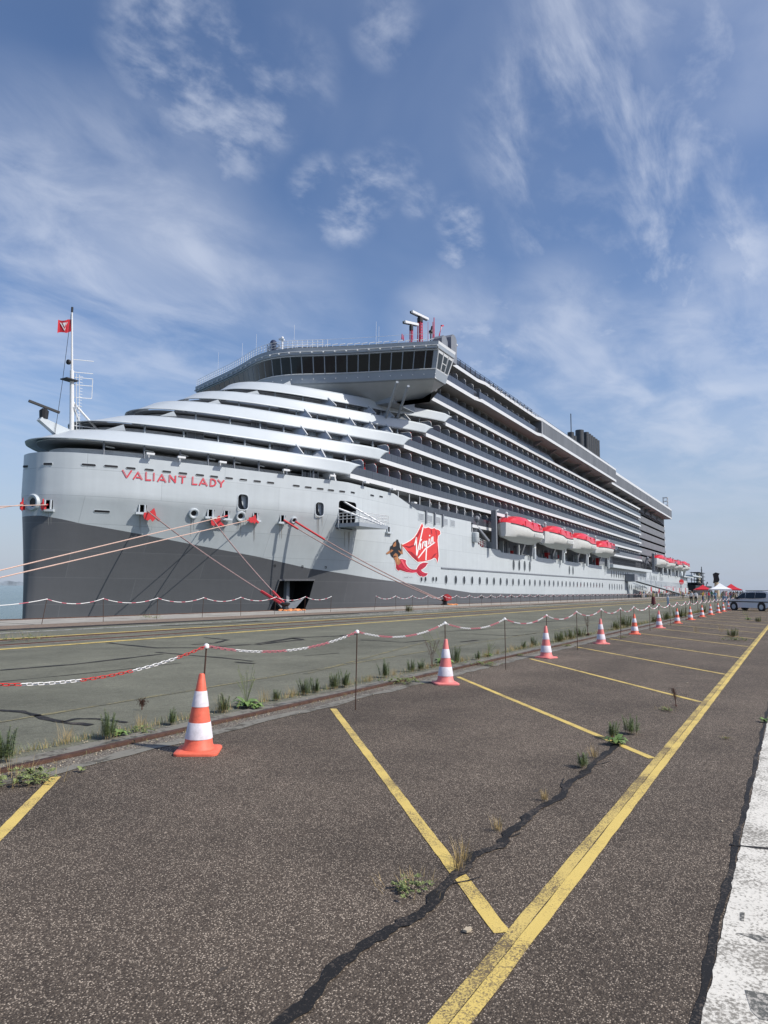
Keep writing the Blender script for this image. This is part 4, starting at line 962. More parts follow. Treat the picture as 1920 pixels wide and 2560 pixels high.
# anchor in its pocket
c = (ap2[0] + ap2[1] + ap2[4] + ap2[5]) / 4 - pn * 1.6
b = MB(); b.beam(c + Vector((0, 0, 2.6)), c - Vector((0, 0, .6)), .4, .5); b.mi = 0
uu = (ap2[1] - ap2[0]).normalized()
b.prism([c - uu * 1.9 + Vector((0, 0, .1)), c - uu * .6 + Vector((0, 0, -.35)), c + uu * .6 + Vector((0, 0, -.35)), c + uu * 1.9 + Vector((0, 0, .1)), c + uu * .8 + Vector((0, 0, -1.0)), c - uu * .8 + Vector((0, 0, -1.0))], pn * .6)
part(b, 'anchor', M['midgrey'])
tr = MB()
for a_, b_ in ((0, 1), (5, 6), (6, 0)): tr.beam(ap[a_] + pn * .05, ap[b_] + pn * .05, .16, .16)
part(tr, 'anchor_pocket_trim', M['hulldark'])
# boat recess furniture: railing at its forward end, capstan drum, davits
b = MB(); railing(b, (98.8, SY + .2, 8.6), (103, SY + .2, 8.1), 5, 1.1, .05); part(b, 'deck_railing', M['rail_w'])
b = MB(); b.lathe([(.55, 8.7), (.6, 8.8), (.6, 10.1), (.5, 10.2)], 14, (97.5, SY - .3, 0)); part(b, 'liferaft_drum', M['hull'], True)
def davit(x, big=False):
    b = MB()
    if big:
        b.beam((x, 40.6, 8.0), (x - .2, 40.6, 14.1), .8, .5); b.beam((x - 3.6, 43, 8.2), (x - 4.5, 41.8, 12.2), .7, .5); b.beam((x - 4.3, 42, 11.5), (x - 1.0, 41.2, 9.2), .35, .3); b.beam((x - 2.6, 43.4, 8.2), (x - 3.4, 42.2, 11.0), .6, .5)
        b.ball((x - 4.5, 41.7, 12.4), .5, 8); b.beam((x - 4.2, 42, 12), (x - .6, 42.5, 12.6), .25)
        b.mi = 1; b.beam((x + .5, 40.5, 8.0), (x + .4, 40.5, 14.0), .25, .25); b.beam((x + .2, 40.5, 13.9), (x + 1.6, 41, 13.2), .2); b.beam((x - .2, 40.4, 14.0), (x + 1.2, 40.4, 14.3), .2, .15)
    else:
        b.beam((x - .9, 41.2, 7.7), (x - .9, 41.0, 10.0), .55, .5); b.mi = 1; b.tube([(x + .1, 40.9, 7.2), (x + .1, 40.9, 10.0)], .32, 8); b.beam((x + .7, 41.0, 7.6), (x + .6, 41.0, 9.4), .35, .4); b.mi = 0
        b.beam((x, 43.5, 8), (x - .2, 41.5, 13.2), .5, .4); b.beam((x - .2, 41.8, 13.1), (x + 1.8, 40.0, 13.5), .35, .4); b.ball((x + 1.8, 39.9, 13.4), .4, 8)
        b.beam((x - 3, 41.3, 13.2), (x - 1.8, 39.9, 13.6), .3, .35); b.ball((x - 1.8, 39.9, 13.5), .38, 8); b.tube([(x - 1.8, 39.8, 13.4), (x - 1.8, 39.8, 12.6)], .12, 6)
    return part(b, 'davit', [M['midgrey'], M['band']])
davit(103.4, True)
for x in (123.7, 142.4, 161.4, 182.2): davit(x)
davit(247, True)
for x in (267, 286, 305, 325): davit(x)
b = MB(); rr = random.Random(11)
for i in range(90):                                     # machinery and fittings under the boats
    x = rr.uniform(101, 181); z = 7.7; b.mi = rr.choice((0, 0, 0, 1, 1, 2)); s = rr.uniform(.15, .5) if b.mi < 2 else .2; b.box((x, 42.1 + rr.random() * 1.8, z), (x + s, 42.5 + rr.random() * 2, z + rr.uniform(.4, 2.2)))
part(b, 'boat_deck_fittings', [M['midgrey'], M['band'], M['red']])
# promenade walkway amidships
b = MB(); b.box((184, 40.0, 7.55), (240, SY + .1, 8.35)); part(b, 'promenade', M['hull'])
b = MB(); x = 184
while x <= 240: b.box((x, 40.02, 8.3), (x + .12, 40.12, 10.2)); x += .95
for z in (9.2, 10.15): b.box((184, 40.0, z), (240, 40.1, z + .1))
part(b, 'promenade_railing', M['blk'])
b = MB(); b.box((182, SY - .1, 5.6), (182.2, SY, 9.0)); b.box((284, SY + .3, 8.3), (330, SY + 2.5, 12.4)); part(b, 'stern_house', M['band'])
b = MB(); b.box((318, SY - 1.5, 7.6), (350, SY + 3, 8.1)); b.box((338, SY - .2, -2), (338.3, SY + 20, 8)); part(b, 'stern_platform', M['hull'])
# ---- writing and livery painted on the plating
def decal(pts, m, name, off=.05, parent=None, tr=None, raw=False):
    if tr: pts = [(tr[0] + x * tr[2], tr[1] + y * tr[2]) for x, y in pts]
    tri = tessellate_polygon([[Vector((x, y, 0)) for x, y in pts]])
    v3 = []
    for x, y in pts: p = hullp(x, y); v3.append(p + hulln(p) * off)
    return v3, [tuple(t) for t in tri]
def strokes(segs, w, tr, off, close=False):
    b = MB()
    for pl in segs:
        for (x0, y0), (x1, y1) in zip(pl, pl[1:]):
            d = Vector((x1 - x0, y1 - y0)); L_ = d.length; d /= L_; n = Vector((-d.y, d.x)) * w / 2; e = d * w * .35
            q = [(x0 - e.x + n.x, y0 - e.y + n.y), (x1 + e.x + n.x, y1 + e.y + n.y), (x1 + e.x - n.x, y1 + e.y - n.y), (x0 - e.x - n.x, y0 - e.y - n.y)]
            v, f = decal(q, None, '', off, tr=tr); b.add(v, [(0, 1, 2, 3)])
    return b
tr = (300, 1160, .2532)
RL_ = mat('red_lettering', (.62, .05, .075), .5)
# each letter: thick strokes with a thin light line inside, as in the photograph
LET = {'V1': [[(27, 64), (66, 132)], [(112, 68), (70, 130)]], 'A1': [[(134, 147), (178, 82)], [(178, 82), (216, 152)], [(165, 132), (196, 136)]],
       'L1': [[(258, 84), (256, 156)], [(256, 158), (302, 160)]], 'I1': [[(335, 92), (333, 162)]], 'A2': [[(374, 170), (412, 106)], [(412, 106), (450, 178)], [(402, 156), (430, 160)]],
       'N1': [[(488, 176), (490, 112)], [(490, 112), (545, 182)], [(545, 182), (548, 120)]], 'T1': [[(584, 120), (646, 126)], [(618, 124), (614, 188)]],
       'L2': [[(718, 130), (714, 198)], [(714, 200), (758, 202)]], 'A3': [[(784, 207), (820, 144)], [(820, 144), (858, 214)], [(812, 192), (838, 196)]],
       'D1': [[(896, 150), (892, 214)], [(892, 216), (915, 217), (935, 208), (945, 188), (937, 164), (920, 153), (896, 150)]], 'Y1': [[(968, 160), (998, 192)], [(1024, 164), (998, 194), (996, 226)]]}
b = MB(); b2 = MB()
for k_, segs in LET.items():
    if k_ == 'L2':
        part(b, 'ship_name', RL_, label='red lettering VALIANT'); b = MB()
    s = strokes(segs, 15, tr, .05); b.add(s.v, s.f)
    s = strokes([segs[1] if k_[0] in 'A' else segs[0]], 2.6, tr, .06); b2.add(s.v, s.f)
part(b, 'ship_name', RL_, label='red lettering LADY'); part(b2, 'ship_name_inline', M['hull'])
tf = (940, 1290, .1085)
FLAG = [(590, 668), (700, 620), (800, 560), (880, 490), (940, 400), (990, 300), (1030, 215), (1055, 170), (1072, 200), (1082, 245), (1120, 285), (1160, 272), (1205, 262), (1245, 285), (1290, 295), (1340, 278), (1375, 305), (1430, 318), (1465, 345), (1478, 400), (1465, 430), (1425, 455), (1412, 560), (1422, 680), (1432, 800), (1440, 920), (1425, 1010), (1405, 1085), (1390, 1010), (1365, 970), (1330, 962), (1290, 990), (1230, 1015), (1160, 1030), (1080, 1050), (960, 1058), (900, 1010), (820, 940), (760, 870), (700, 800), (650, 740), (600, 690)]
def poly(P, m, name, off, parent=None, label=None):
    v, f = decal(P, None, '', off, tr=tf); b = MB(); b.add(v, f); 
    if parent: return sub(b, name, m, parent)
    return part(b, name, m, label=label)
flagm = mat('livery_red_paint', (.66, .045, .04), .45, var=.1, vs=.9); dred = mat('livery_deep_red_paint', (.30, .012, .02), .45); skin = mat('livery_tan_paint', (.36, .15, .06), .5); hair = mat('livery_black_paint', (.012, .012, .015), .5); tailm = mat('livery_crimson_paint', (.47, .018, .045), .4, var=.25, vs=1.2); wht = mat('livery_white_paint', (.82, .82, .8), .45)
def grow(P, g):
    c = Vector((sum(p[0] for p in P) / len(P), sum(p[1] for p in P) / len(P))); out = []
    n = len(P)
    for i in range(n):
        a = Vector(P[i - 1]); b_ = Vector(P[i]); c_ = Vector(P[(i + 1) % n]); d = (c_ - a).normalized(); nn = Vector((d.y, -d.x)); out.append((b_.x + nn.x * g, b_.y + nn.y * g))
    return out
poly(grow(FLAG, 16), wht, 'flag_emblem_outline', .03)
fe = poly(FLAG, flagm, 'flag_emblem', .045, label='red flag emblem with the white word Virgin')
for fold in ([(600, 680), (760, 700), (880, 650), (960, 640), (870, 690), (760, 740)], [(1000, 320), (1030, 330), (960, 480), (860, 560), (900, 500)], [(700, 800), (820, 830), (930, 940), (980, 1050), (900, 1005)], [(1360, 330), (1385, 340), (1395, 560), (1375, 420)], [(1250, 300), (1275, 310), (1290, 420), (1265, 400)], [(1240, 1010), (1330, 880), (1400, 850), (1330, 940)], [(1405, 700), (1425, 760), (1432, 940), (1410, 1060), (1415, 900)]): sub_ = poly(fold, dred, 'flag_fold', .055, fe)
VIR = [[(880, 665), (920, 495)], [(920, 495), (925, 900)], [(930, 900), (1075, 260)], [(1000, 775), (1020, 640)], [(1028, 560), (1034, 540)], [(1052, 740), (1075, 600)], [(1075, 620), (1105, 585), (1120, 590)],
       [(1150, 580), (1120, 620), (1112, 690), (1140, 700), (1160, 590)], [(1160, 580), (1140, 1010)], [(1140, 740), (970, 960)], [(1150, 745), (1340, 610)], [(1205, 650), (1218, 530)], [(1224, 460), (1228, 445)], [(1250, 640), (1268, 500)], [(1262, 530), (1298, 480), (1300, 600), (1330, 610)]]
s = strokes(VIR, 26, tf, .07); sub(s, 'flag_lettering', wht, fe)
HAIR = [(470, 540), (505, 545), (515, 590), (540, 640), (545, 720), (570, 780), (580, 850), (560, 900), (520, 935), (480, 960), (450, 930), (420, 960), (370, 950), (335, 900), (320, 850), (310, 770), (325, 700), (370, 670), (400, 600), (450, 575)]
BACK = [(395, 900), (440, 850), (490, 880), (505, 960), (545, 1005), (560, 1080), (510, 1130), (460, 1110), (430, 1020), (400, 960)]
TAIL = [(430, 1030), (470, 1090), (530, 1030), (545, 990), (600, 990), (660, 1005), (690, 1030), (680, 1060), (685, 1100), (720, 1160), (780, 1215), (860, 1240), (930, 1225), (960, 1160), (1010, 1105), (1080, 1072), (1200, 1078), (1165, 1120), (1140, 1165), (1080, 1215), (1030, 1240), (1060, 1280), (1120, 1310), (1190, 1320), (1160, 1370), (1100, 1400), (1030, 1400), (970, 1360), (925, 1300), (830, 1310), (700, 1295), (600, 1262), (540, 1240), (520, 1265), (480, 1240), (455, 1200), (450, 1110)]
poly(grow(TAIL, 12), wht, 'mermaid_outline', .03); mm_ = poly(TAIL, tailm, 'mermaid_emblem', .045, label='painted mermaid with red tail holding the flag')
for nm, P, mm in (('mermaid_back', BACK, skin), ('mermaid_arm', [(225, 860), (280, 810), (350, 770), (395, 790), (350, 830), (310, 860), (245, 885)], skin), ('mermaid_arm', [(575, 640), (605, 660), (600, 740), (612, 880), (560, 870), (500, 800), (520, 790), (575, 830), (585, 740)], skin), ('mermaid_hair', HAIR, hair), ('mermaid_face', [(445, 580), (455, 640), (450, 690), (400, 715), (378, 690), (400, 640), (430, 600)], skin)):
    poly(P, mm, nm, .05 if nm != 'mermaid_face' else .06, mm_)
poly([(560, 1010), (610, 1010), (640, 1080), (680, 1160), (750, 1225), (820, 1262), (780, 1262), (700, 1225), (630, 1150), (590, 1080)], mat('livery_highlight_red', (.72, .09, .12), .4), 'tail_highlight', .055, mm_)
poly([(470, 1110), (520, 1180), (620, 1235), (740, 1285), (620, 1262), (520, 1235), (470, 1200)], dred, 'tail_shadow', .055, mm_)
poly([(470, 900), (490, 960), (505, 1040), (500, 1080), (480, 1040), (465, 970)], mat('livery_highlight_tan', (.55, .26, .11), .5), 'back_highlight', .06, mm_)
# fine fin lines
s = strokes([[(950, 1240), (1010, 1150), (1160, 1090)], [(960, 1240), (1040, 1180), (1140, 1140)], [(960, 1270), (1040, 1340), (1140, 1350)], [(955, 1280), (1000, 1360), (1080, 1390)]], 7, tf, .06); sub(s, 'fin_line', dred, mm_)
s = strokes([[(640, 1425), (660, 1400), (680, 1425), (700, 1400), (720, 1425), (735, 1385)], [(760, 1420), (775, 1400)], [(790, 1425), (810, 1400), (825, 1425)]], 5, tf, .05); part(s, 'signature', M['midgrey'])
# weathering below the openings
stk = mat('faint_rust_streak', (.40, .385, .36), .6)
rs = random.Random(8)
for q in ((355, 1284), (525, 1295), (565, 1299), (638, 1303), (706, 1308), (121, 1276), (607, 1276), (799, 1292), (868, 1330), (484, 1294), (601, 1301)):
    for j in range(3):
        px = q[0] + rs.uniform(-8, 8); ln = rs.uniform(12, 48); v, f = decal([(px - .7, q[1]), (px + .9, q[1]), (px + .5, q[1] + ln), (px, q[1] + ln * 1.1)], None, '', .02); part(MB().add(v, f), 'weather_streak', stk)
# draught and thruster marks
s = MB()
for px, py in ((685, 1416), (754, 1418), (812, 1420)):
    q = strokes([[(0, 0), (6, 0), (6, 7), (0, 7)], [(0, 0), (0, 3)]], 2, (px, py - 4, .6), .04); s.add(q.v, q.f)
part(s, 'hull_marking', M['blk'])
# ------------------------------------------------------------------ lifeboats
def boat(L, label, loc, kind=0):
    root = empty('lifeboat', loc, label, 'lifeboat', 'lifeboats hanging along the ship side')
    n = 24; hw = 2.25
    def sec(u, top):
        w = hw * max(.08, (1 - abs(u) ** 4.2)) ** .62; x = u * L / 2
        gun = .12 + .5 * abs(u) ** 3 if kind == 0 else .1
        if u < -.05 and kind == 0: gun += .35 * min(1, (-u - .05) / .25)        # sheer step toward the bow end
        keel = -1.95 + .6 * abs(u) ** 4
        if not top:
            return [(x, -w, gun), (x, -w * 1.0, gun - .35), (x, -w * .93, -.75), (x, -w * .72, -1.25), (x, -w * .3, -1.6 + .45 * abs(u) ** 4), (x, 0, keel), (x, w * .3, -1.6 + .45 * abs(u) ** 4), (x, w * .72, -1.25), (x, w * .93, -.75), (x, w, gun - .35), (x, w, gun)]
        hgt = 1.75 * max(0, 1 - abs(u) ** 5)
        h1 = gun + .02 + hgt * .55; h2 = gun + hgt
        return [(x, -w, gun), (x, -w * .96, h1), (x, -w * .78, h1 + (h2 - h1) * .75), (x, -w * .5, h2), (x, 0, h2 + .06), (x, w * .5, h2), (x, w * .78, h1 + (h2 - h1) * .75), (x, w * .96, h1), (x, w, gun)]
    us = [-1 + 2 * i / n for i in range(n + 1)]; us[0] = -.995; us[-1] = .995
    b = MB(); rows = [sec(u, 0) for u in us]; b.grid(rows); b.add(rows[0], [tuple(range(11))]); b.add(rows[-1], [tuple(range(11))]); h = b.build('boat_hull', M['boatwhite'], root, smooth=35)
    b = MB()
    for i in range(2, 19):                              # side pockets
        x = -L * .02 + i * L * .021; w = hw * (1 - (2 * x / L) ** 5) ** .6
        if kind == 0: b.box((x, -w - .04, -.78), (x + L * .010, -w + .3, -.2))
    if kind == 0: c_ = b.build('hull_rib', M['boatwhite'], h)
    b = MB(); rows = [sec(u, 1) for u in us]; b.grid(rows); b.add(rows[0], [tuple(range(9))]); b.add(rows[-1], [tuple(range(9))]); c = b.build('canopy', M['boatred'], root, smooth=28)
    b = MB(); b.tube([(s[0][0], s[0][1] - .04, s[0][2]) for s in [sec(u, 0) for u in us[1:-1]]], .07, 5); b.build('fender_strip', M['blk'], root)
    b = MB()
    for u in (-.45, .0, .4): x = u * L / 2; b.box((x - .12, -hw * .99, .5), (x + .12, -hw * .7, 1.45))
    b.build('canopy_rib', M['boatred'], c)
    for u in (-.55, -.2, .15, .5):
        x = u * L / 2; b = MB(); b.prism([(x - .35, -hw * .985, .75), (x + .35, -hw * .985, .75), (x + .35, -hw * .84, 1.2), (x - .35, -hw * .84, 1.2)], (0, .04, 0))
        if not kind: b.build('hatch', M['blk'] if u > .4 else M['boatred'], c)
    b = MB(); b.box((L * .05, -.8, 1.7), (L * .17, .8, 2.25)); b.build('helm_cupola', M['boatred' if kind else 'boatwhite'], root)
    for u in (-.82, .75): b = MB(); x = u * L / 2; b.box((x - .15, -.2, 1.1), (x + .15, .2, 2.4)); b.ball((x, 0, 2.5), .3, 8); b.build('lifting_hook', M['band'], root)
    b = MB(); b.box((L * .38, -.12, -2.35), (L * .44, .12, -1.3)); b.build('skeg', M['boatwhite'], root)
    if kind:
        b = MB()
        for i in range(6): x = L * (-.02 + i * .075); b.add([(x, -hw * 1.01, .35), (x + L * .05, -hw * 1.01, .35), (x + L * .045, -hw * .97, 1.0), (x + L * .005, -hw * .97, 1.0)], [(0, 1, 2, 3)])
        b.build('window', M['dglass'], c)
        b = MB(); b.prism([(L * .18, -hw * 1.02, -.1), (L * .3, -hw * 1.02, -.1), (L * .3, -hw * .86, 1.25), (L * .18, -hw * .86, 1.25)], (0, .05, 0)); b.build('door', M['midgrey'], c)
        b = MB(); b.box((L * .12, -hw - .12, -.6), (L * .47, -hw + .1, 0)); b.build('fender', M['blk'], root)
    return root
bl = ['red and white lifeboat hanging nearest the bow beside the tall davit', 'second lifeboat from the bow in the row of four', 'third lifeboat from the bow in the row of four', 'tender lifeboat with windows in its red canopy, aftmost of the four']
for (x0, x1), lab, k, dz in zip(((104.3, 122.6), (124.6, 141.8), (143.4, 160.6), (162.4, 180.6)), bl, (0, 0, 0, 1), (11.35, 11.45, 11.5, 11.5)):
    boat((x1 - x0) * .93, lab, ((x0 + x1) / 2, 39.75, dz), k)
for x, lab, k in ((257, 'lifeboat half hidden behind a post, first of the stern group', 0), (276.5, 'largest looking red lifeboat of the group near the stern', 1), (296, 'second tender of the stern group with white hull', 1), (315, 'lifeboat farthest aft near the stern', 0)):
    boat(17.5, lab, (x, 40.2, 11.7), k)
# flag on the bow mast
b = MB(); rows = []
fp = Vector((39.5 - .42, 57, 26.3))
for j in range(7):
    rows.append([fp + Vector((-.0 - .62 * .19 * i * .9, .40 * .19 * i * 1.0 + .1 * math.sin(i * 1.1), 0)) * 1.0 + Vector((0, .0, -j * .2 - .03 * i + .06 * math.sin(i * .9 + j * .3))) for i in range(10)])
b.grid(rows); fl = b.build('house_flag', mat('red_flag_cloth', (.5, .02, .035), .8, var=.2, vs=3)); tag(fl, 'red flag with white V emblem flying from the bow mast', 'flag')
fl.data.materials.append(M['fascia'])
vb = MB()
def fpt(i, j): 
    i0 = int(i); return rows[int(j)][i0].lerp(rows[int(j)][min(9, i0 + 1)], i - i0) + (rows[min(6, int(j) + 1)][i0] - rows[int(j)][i0]) * (j - int(j)) + Vector((-.03, -.03, 0))
vb.add([fpt(2.0, 1.2), fpt(3.0, 1.2), fpt(4.6, 4.4), fpt(4.6, 5.2)], [(0, 1, 2, 3)]); vb.add([fpt(7.2, 1.2), fpt(6.4, 1.2), fpt(4.6, 4.4), fpt(4.6, 5.2)], [(0, 1, 2, 3)]); vb.add([fpt(3.6, 1.2), fpt(5.8, 1.2), fpt(4.7, 3.2)], [(0, 1, 2)])
vb.build('flag_emblem', M['fascia'], fl)
# ------------------------------------------------------------------ mooring ropes, guards, bollards
def rope(p, q, r, m, label, sag=.3, sleeve=None, seg=16, group='mooring ropes from the bow'):
    p = Vector(p); q = Vector(q); pts = []
    for i in range(seg + 1): t = i / seg; v = p.lerp(q, t); v.z -= sag * 4 * t * (1 - t); pts.append(v)
    o = MB().tube(pts, r, 6).build('mooring_rope', m, smooth=True); tag(o, label, 'rope', group)
    if sleeve:
        a, c = sleeve; n = len(pts) - 1; q2 = [pts[0].lerp(pts[0], 0)]; s = MB()
        P2 = [p.lerp(q, a + (c - a) * i / 6) for i in range(7)]
        for v in P2: t = (v - p).length / (q - p).length; v.z -= sag * 4 * t * (1 - t)
        s.tube(P2, r * 2.0, 6); s.build('chafe_sleeve', M['red'], o)
    return o
def port(px, py, off=.3): p = hullp(px, py); return p + hulln(p) * off
bol = []
def bollard(x, y, label):
    r = empty('bollard', (x, y, 0), label, 'bollard', 'quayside bollards')
    MB().lathe([(.42, 0), (.42, .06), (.26, .1), (.22, .35), (.33, .45), (.36, .55), (.2, .62)], 16).build('bollard_body', M['blk'], r, smooth=30)
    rr = random.Random(int(x)); b = MB()
    for i in range(26): a = rr.uniform(0, 6.28); R = rr.uniform(.3, 1.25); b.ball((R * math.cos(a), -.1 + R * .5 * math.sin(a), .04), rr.uniform(.1, .25), 6, .5)
    o = b.build('rope_pile', M['orange']); o.location = (x + .6, y, 0); tag(o, 'heap of loose orange rope round ' + label.split(',')[0].replace('the black', 'the'), 'rope pile')
    return Vector((x, y, .42))
# world points of the two bollards in view
B1 = onZ(713, 1511, .4); B1 = Vector((B1.x, B1.y, 0)); B1 = C0 + (onZ(713, 1513, .3) - C0); d1 = ray(713, 1513); B1 = C0 + d1 * (31.0 / d1.y)
d2 = ray(1112, 1500); B2 = C0 + d2 * (31.0 / d2.y)
b1 = bollard(B1.x, 31.0, 'the black bollard below the anchor pocket, two ropes on it'); b2 = bollard(B2.x, 31.0, 'the black bollard at the end of the paired ropes, right of the chain gap')
b1.z = b2.z = .35
rope(port(366, 1275), b1, .055, M['rope2'], 'mooring rope from the square port under the ship name, down to the near bollard', .25, (.86, 1))
rope(port(524, 1290), b1 + Vector((.15, 0, 0)), .055, M['rope2'], 'steeper mooring rope meeting the near bollard from the second red guard', .25, (.86, 1))
rope(port(706, 1298), b2, .06, M['rope2'], 'lower of two parallel ropes running to the far bollard', .5, (0, .09))
rope(port(735, 1302), b2 + Vector((0, .2, .1)), .06, M['rope2'], 'upper of two parallel ropes with red twisted sleeve near the hull', .35, (0, .2))
def farend(px0, py0, px1, py1, t): # continue a sight line to the left, outside the picture, at quay height
    return None
L1 = Vector((-6, 31, .4))
def leftrope(pa, px, py, y_end, lab, m=M['rope']):
    p = port(*pa); d = ray(px, py); t = (y_end - 0) / d.y; q = C0 + d * t     # point on the same sight line nearer the quay
    e = p + (q - p) * 1.45
    return rope(p, e, .038, m, lab, .0, (0, .02))
leftrope((565, 1287), 0, 1426, 36, 'upper of two long pale ropes crossing the bow to the left')
leftrope((624, 1297), 0, 1444, 36, 'lower of two long pale ropes crossing the bow to the left')
leftrope((122, 1262), 0, 1266, 46, 'near horizontal rope leaving the left edge from the foremost square port')
leftrope((64, 1262), 0, 1270, 50, 'near horizontal rope leaving the left edge from the stem')
def guard(px, py, s, label, flat=False):
    p = port(px, py, .42); n = hulln(p); u = Vector((0, 0, 1)).cross(n).normalized() * -1
    u = Vector((-n.y, n.x, 0)).normalized(); v = Vector((0, 0, 1))
    if u.x < 0: u = -u
    k = .25 if flat else 1
    P = [(-.9, .25), (-.1, .35), (.55, 1.0), (.8, .2), (.9, -.4), (.35, -1.0), (.05, -.6), (-.25, -.85), (-.8, -.7), (-.95, -.2)]
    b = MB(); b.prism([p + u * (x * s * k) + v * (y * s) for x, y in P], n * .12); b.beam(p + u * .2, p + u * 1.4 * s * k + v * (-.8 * s), .2, .2)
    o = b.build('rat_guard', M['red']); tag(o, label, 'rat guard', 'red rat guards on the mooring ropes'); return o
guard(372, 1283, .62, 'red rat guard on the rope below the letters VAL'); guard(536, 1299, .56, 'red rat guard between the two square ports'); guard(627, 1294, .45, 'dark red rat guard left of the square port under the window')
guard(113, 1262, .5, 'red rat guard at the foremost square port', True); guard(62, 1262, .6, 'red rat guard at the very stem on the left', True)
o = MB(); c = b2 + Vector((-.4, -.6, .5)); o.prism([c + Vector((a, -a * .2, e)) for a, e in ((-.6, .1), (-.1, .3), (.6, .0), (.5, -.3), (-.3, -.4))], (.1, .3, 0)); q = o.build('rat_guard', mat('dark_red_canvas', (.28, .015, .02), .7)); tag(q, 'red canvas guard low beside the far bollard', 'rat guard', 'red rat guards on the mooring ropes')
# ------------------------------------------------------------------ traffic cones
def cone(x, y, label, bleached=False, rz=0, tilt=0, s=1.0):
    r = empty('traffic_cone', (x, y, .0), label, 'traffic cone', 'traffic cones along the chain fence', rz); r.rotation_euler = (tilt, tilt * .5, rz); r.scale = (s, s, s)
    o = M['cone_p'] if bleached else M['cone_o']; w = M['cone_w2'] if bleached else M['cone_w']
    def rad(z): return .148 - (z - .05) / .72 * .120
    b = MB(); b.lathe([(.165, .03), (.16, .05), (rad(.09), .075), (rad(.25), .25), (rad(.5), .5), (rad(.76), .76), (rad(.77) - .006, .772)], 36); b.build('cone_body', o, r, smooth=40)
    for z0, z1 in ((.135, .295), (.445, .60)): MB().lathe([(rad(z0) + .0005, z0), (rad(z0) + .004, z0 + .003), (rad(z1) + .004, z1 - .003), (rad(z1) + .0005, z1)], 36).build('reflective_band', w, r, smooth=40)
    b = MB(); k = .215; P = []
    for qx, qy, a0 in ((1, 1, 0), (-1, 1, 90), (-1, -1, 180), (1, -1, 270)):
        for j in range(4): a = math.radians(a0 + j * 30); P.append((qx * (k - .06) + .06 * math.cos(a), qy * (k - .06) + .06 * math.sin(a)))
    b.grid([[(p[0], p[1], 0) for p in P], [(p[0] * 1.0, p[1] * 1.0, .02) for p in P], [(p[0] * .96, p[1] * .96, .03) for p in P], [(p[0] * .75, p[1] * .75, .036) for p in P]], close=True); b.add([(p[0] * .75, p[1] * .75, .036) for p in P], [tuple(range(16))])
    b.build('cone_base', o, r, smooth=40)
    return r
CP = [(5.29, 5.26), (11.29, 5.37), (16.95, 5.34), (22.4, 5.3), (28.0, 5.36), (33.5, 5.35), (38.9, 5.33), (44.3, 5.35), (49.7, 5.3), (54.8, 5.28), (60.2, 5.26), (64.6, 5.25), (69.2, 5.2)]
ordn = ['nearest', 'second', 'third', 'fourth', 'fifth', 'sixth', 'seventh', 'eighth', 'ninth', 'tenth', 'eleventh', 'twelfth', 'farthest']
for i, (x, y) in enumerate(CP):
    bl_ = i in (1, 2, 3, 5); lab = ('bleached pink' if bl_ else 'bright orange') + ' and white traffic cone, ' + ordn[i] + ' of the row along the rail'
    cone(x, y, lab, bl_, random.uniform(.2, 1.3) if i else .62, random.uniform(-.015, .015), 1.0)
# ------------------------------------------------------------------ chain fences
def post(x, y, h, label, grp, lean=(0, 0), r=.0085, name='fence_post'):
    e = empty(name, (x, y, 0), label, 'post', grp)
    MB().tube([(0, 0, 0), (lean[0], lean[1], h)], r, 6).build('post_rod', M['rust2'], e)
    MB().lathe([(.012, 0), (.026, .004), (.03, .02), (.024, .04), (.01, .05)], 12, (lean[0], lean[1], h - .01)).build('post_cap', M['ch_w'], e, smooth=True)
    return Vector((x + lean[0], y + lean[1], h + .015))
tops = [Vector((2.35, 5.28, 1.06))]
k = 0; xs_ = []
PX = [5.33, 8.19, 11.30, 13.94, 16.97, 19.62, 22.42, 25.07, 28.02]
x = 28.02
while x < 96: x += 2.72; PX.append(x)
names = ['first', 'second', 'third', 'fourth', 'fifth', 'sixth', 'seventh', 'eighth', 'ninth', 'tenth', 'eleventh', 'twelfth', 'thirteenth', 'fourteenth', 'fifteenth', 'sixteenth', 'seventeenth', 'eighteenth', 'nineteenth', 'twentieth', 'twenty-first', 'twenty-second', 'twenty-third', 'twenty-fourth', 'twenty-fifth', 'twenty-sixth', 'twenty-seventh', 'twenty-eighth', 'twenty-ninth', 'thirtieth', 'thirty-first', 'thirty-second', 'thirty-third', 'thirty-fourth', 'thirty-fifth', 'thirty-sixth', 'thirty-seventh', 'thirty-eighth', 'thirty-ninth', 'fortieth']
for i, x in enumerate(PX):
    y = 5.27 + random.uniform(-.03, .03); c = min(CP, key=lambda c: abs(c[0] - x))
    incone = abs(c[0] - x) < .7
    if incone and i > 8: x = c[0]; 
    if incone: y = c[1]
    lab = ('thin rusty post with white cap rising from a cone, ' if incone else 'thin rusty post with white cap standing in asphalt, ') + names[i] + ' from the camera'
    if i == 0: tops.append(post(x - .03, y, 1.03, lab, 'posts of the near chain fence', (.04, -.01)))
    else: tops.append(post(x, y, 1.03 + random.uniform(-.02, .02), lab, 'posts of the near chain fence', (random.uniform(-.01, .02), random.uniform(-.02, .02))))
def sagpt(a, c, t, s): v = a.lerp(c, t); v.z -= s * 4 * t * (1 - t); return v
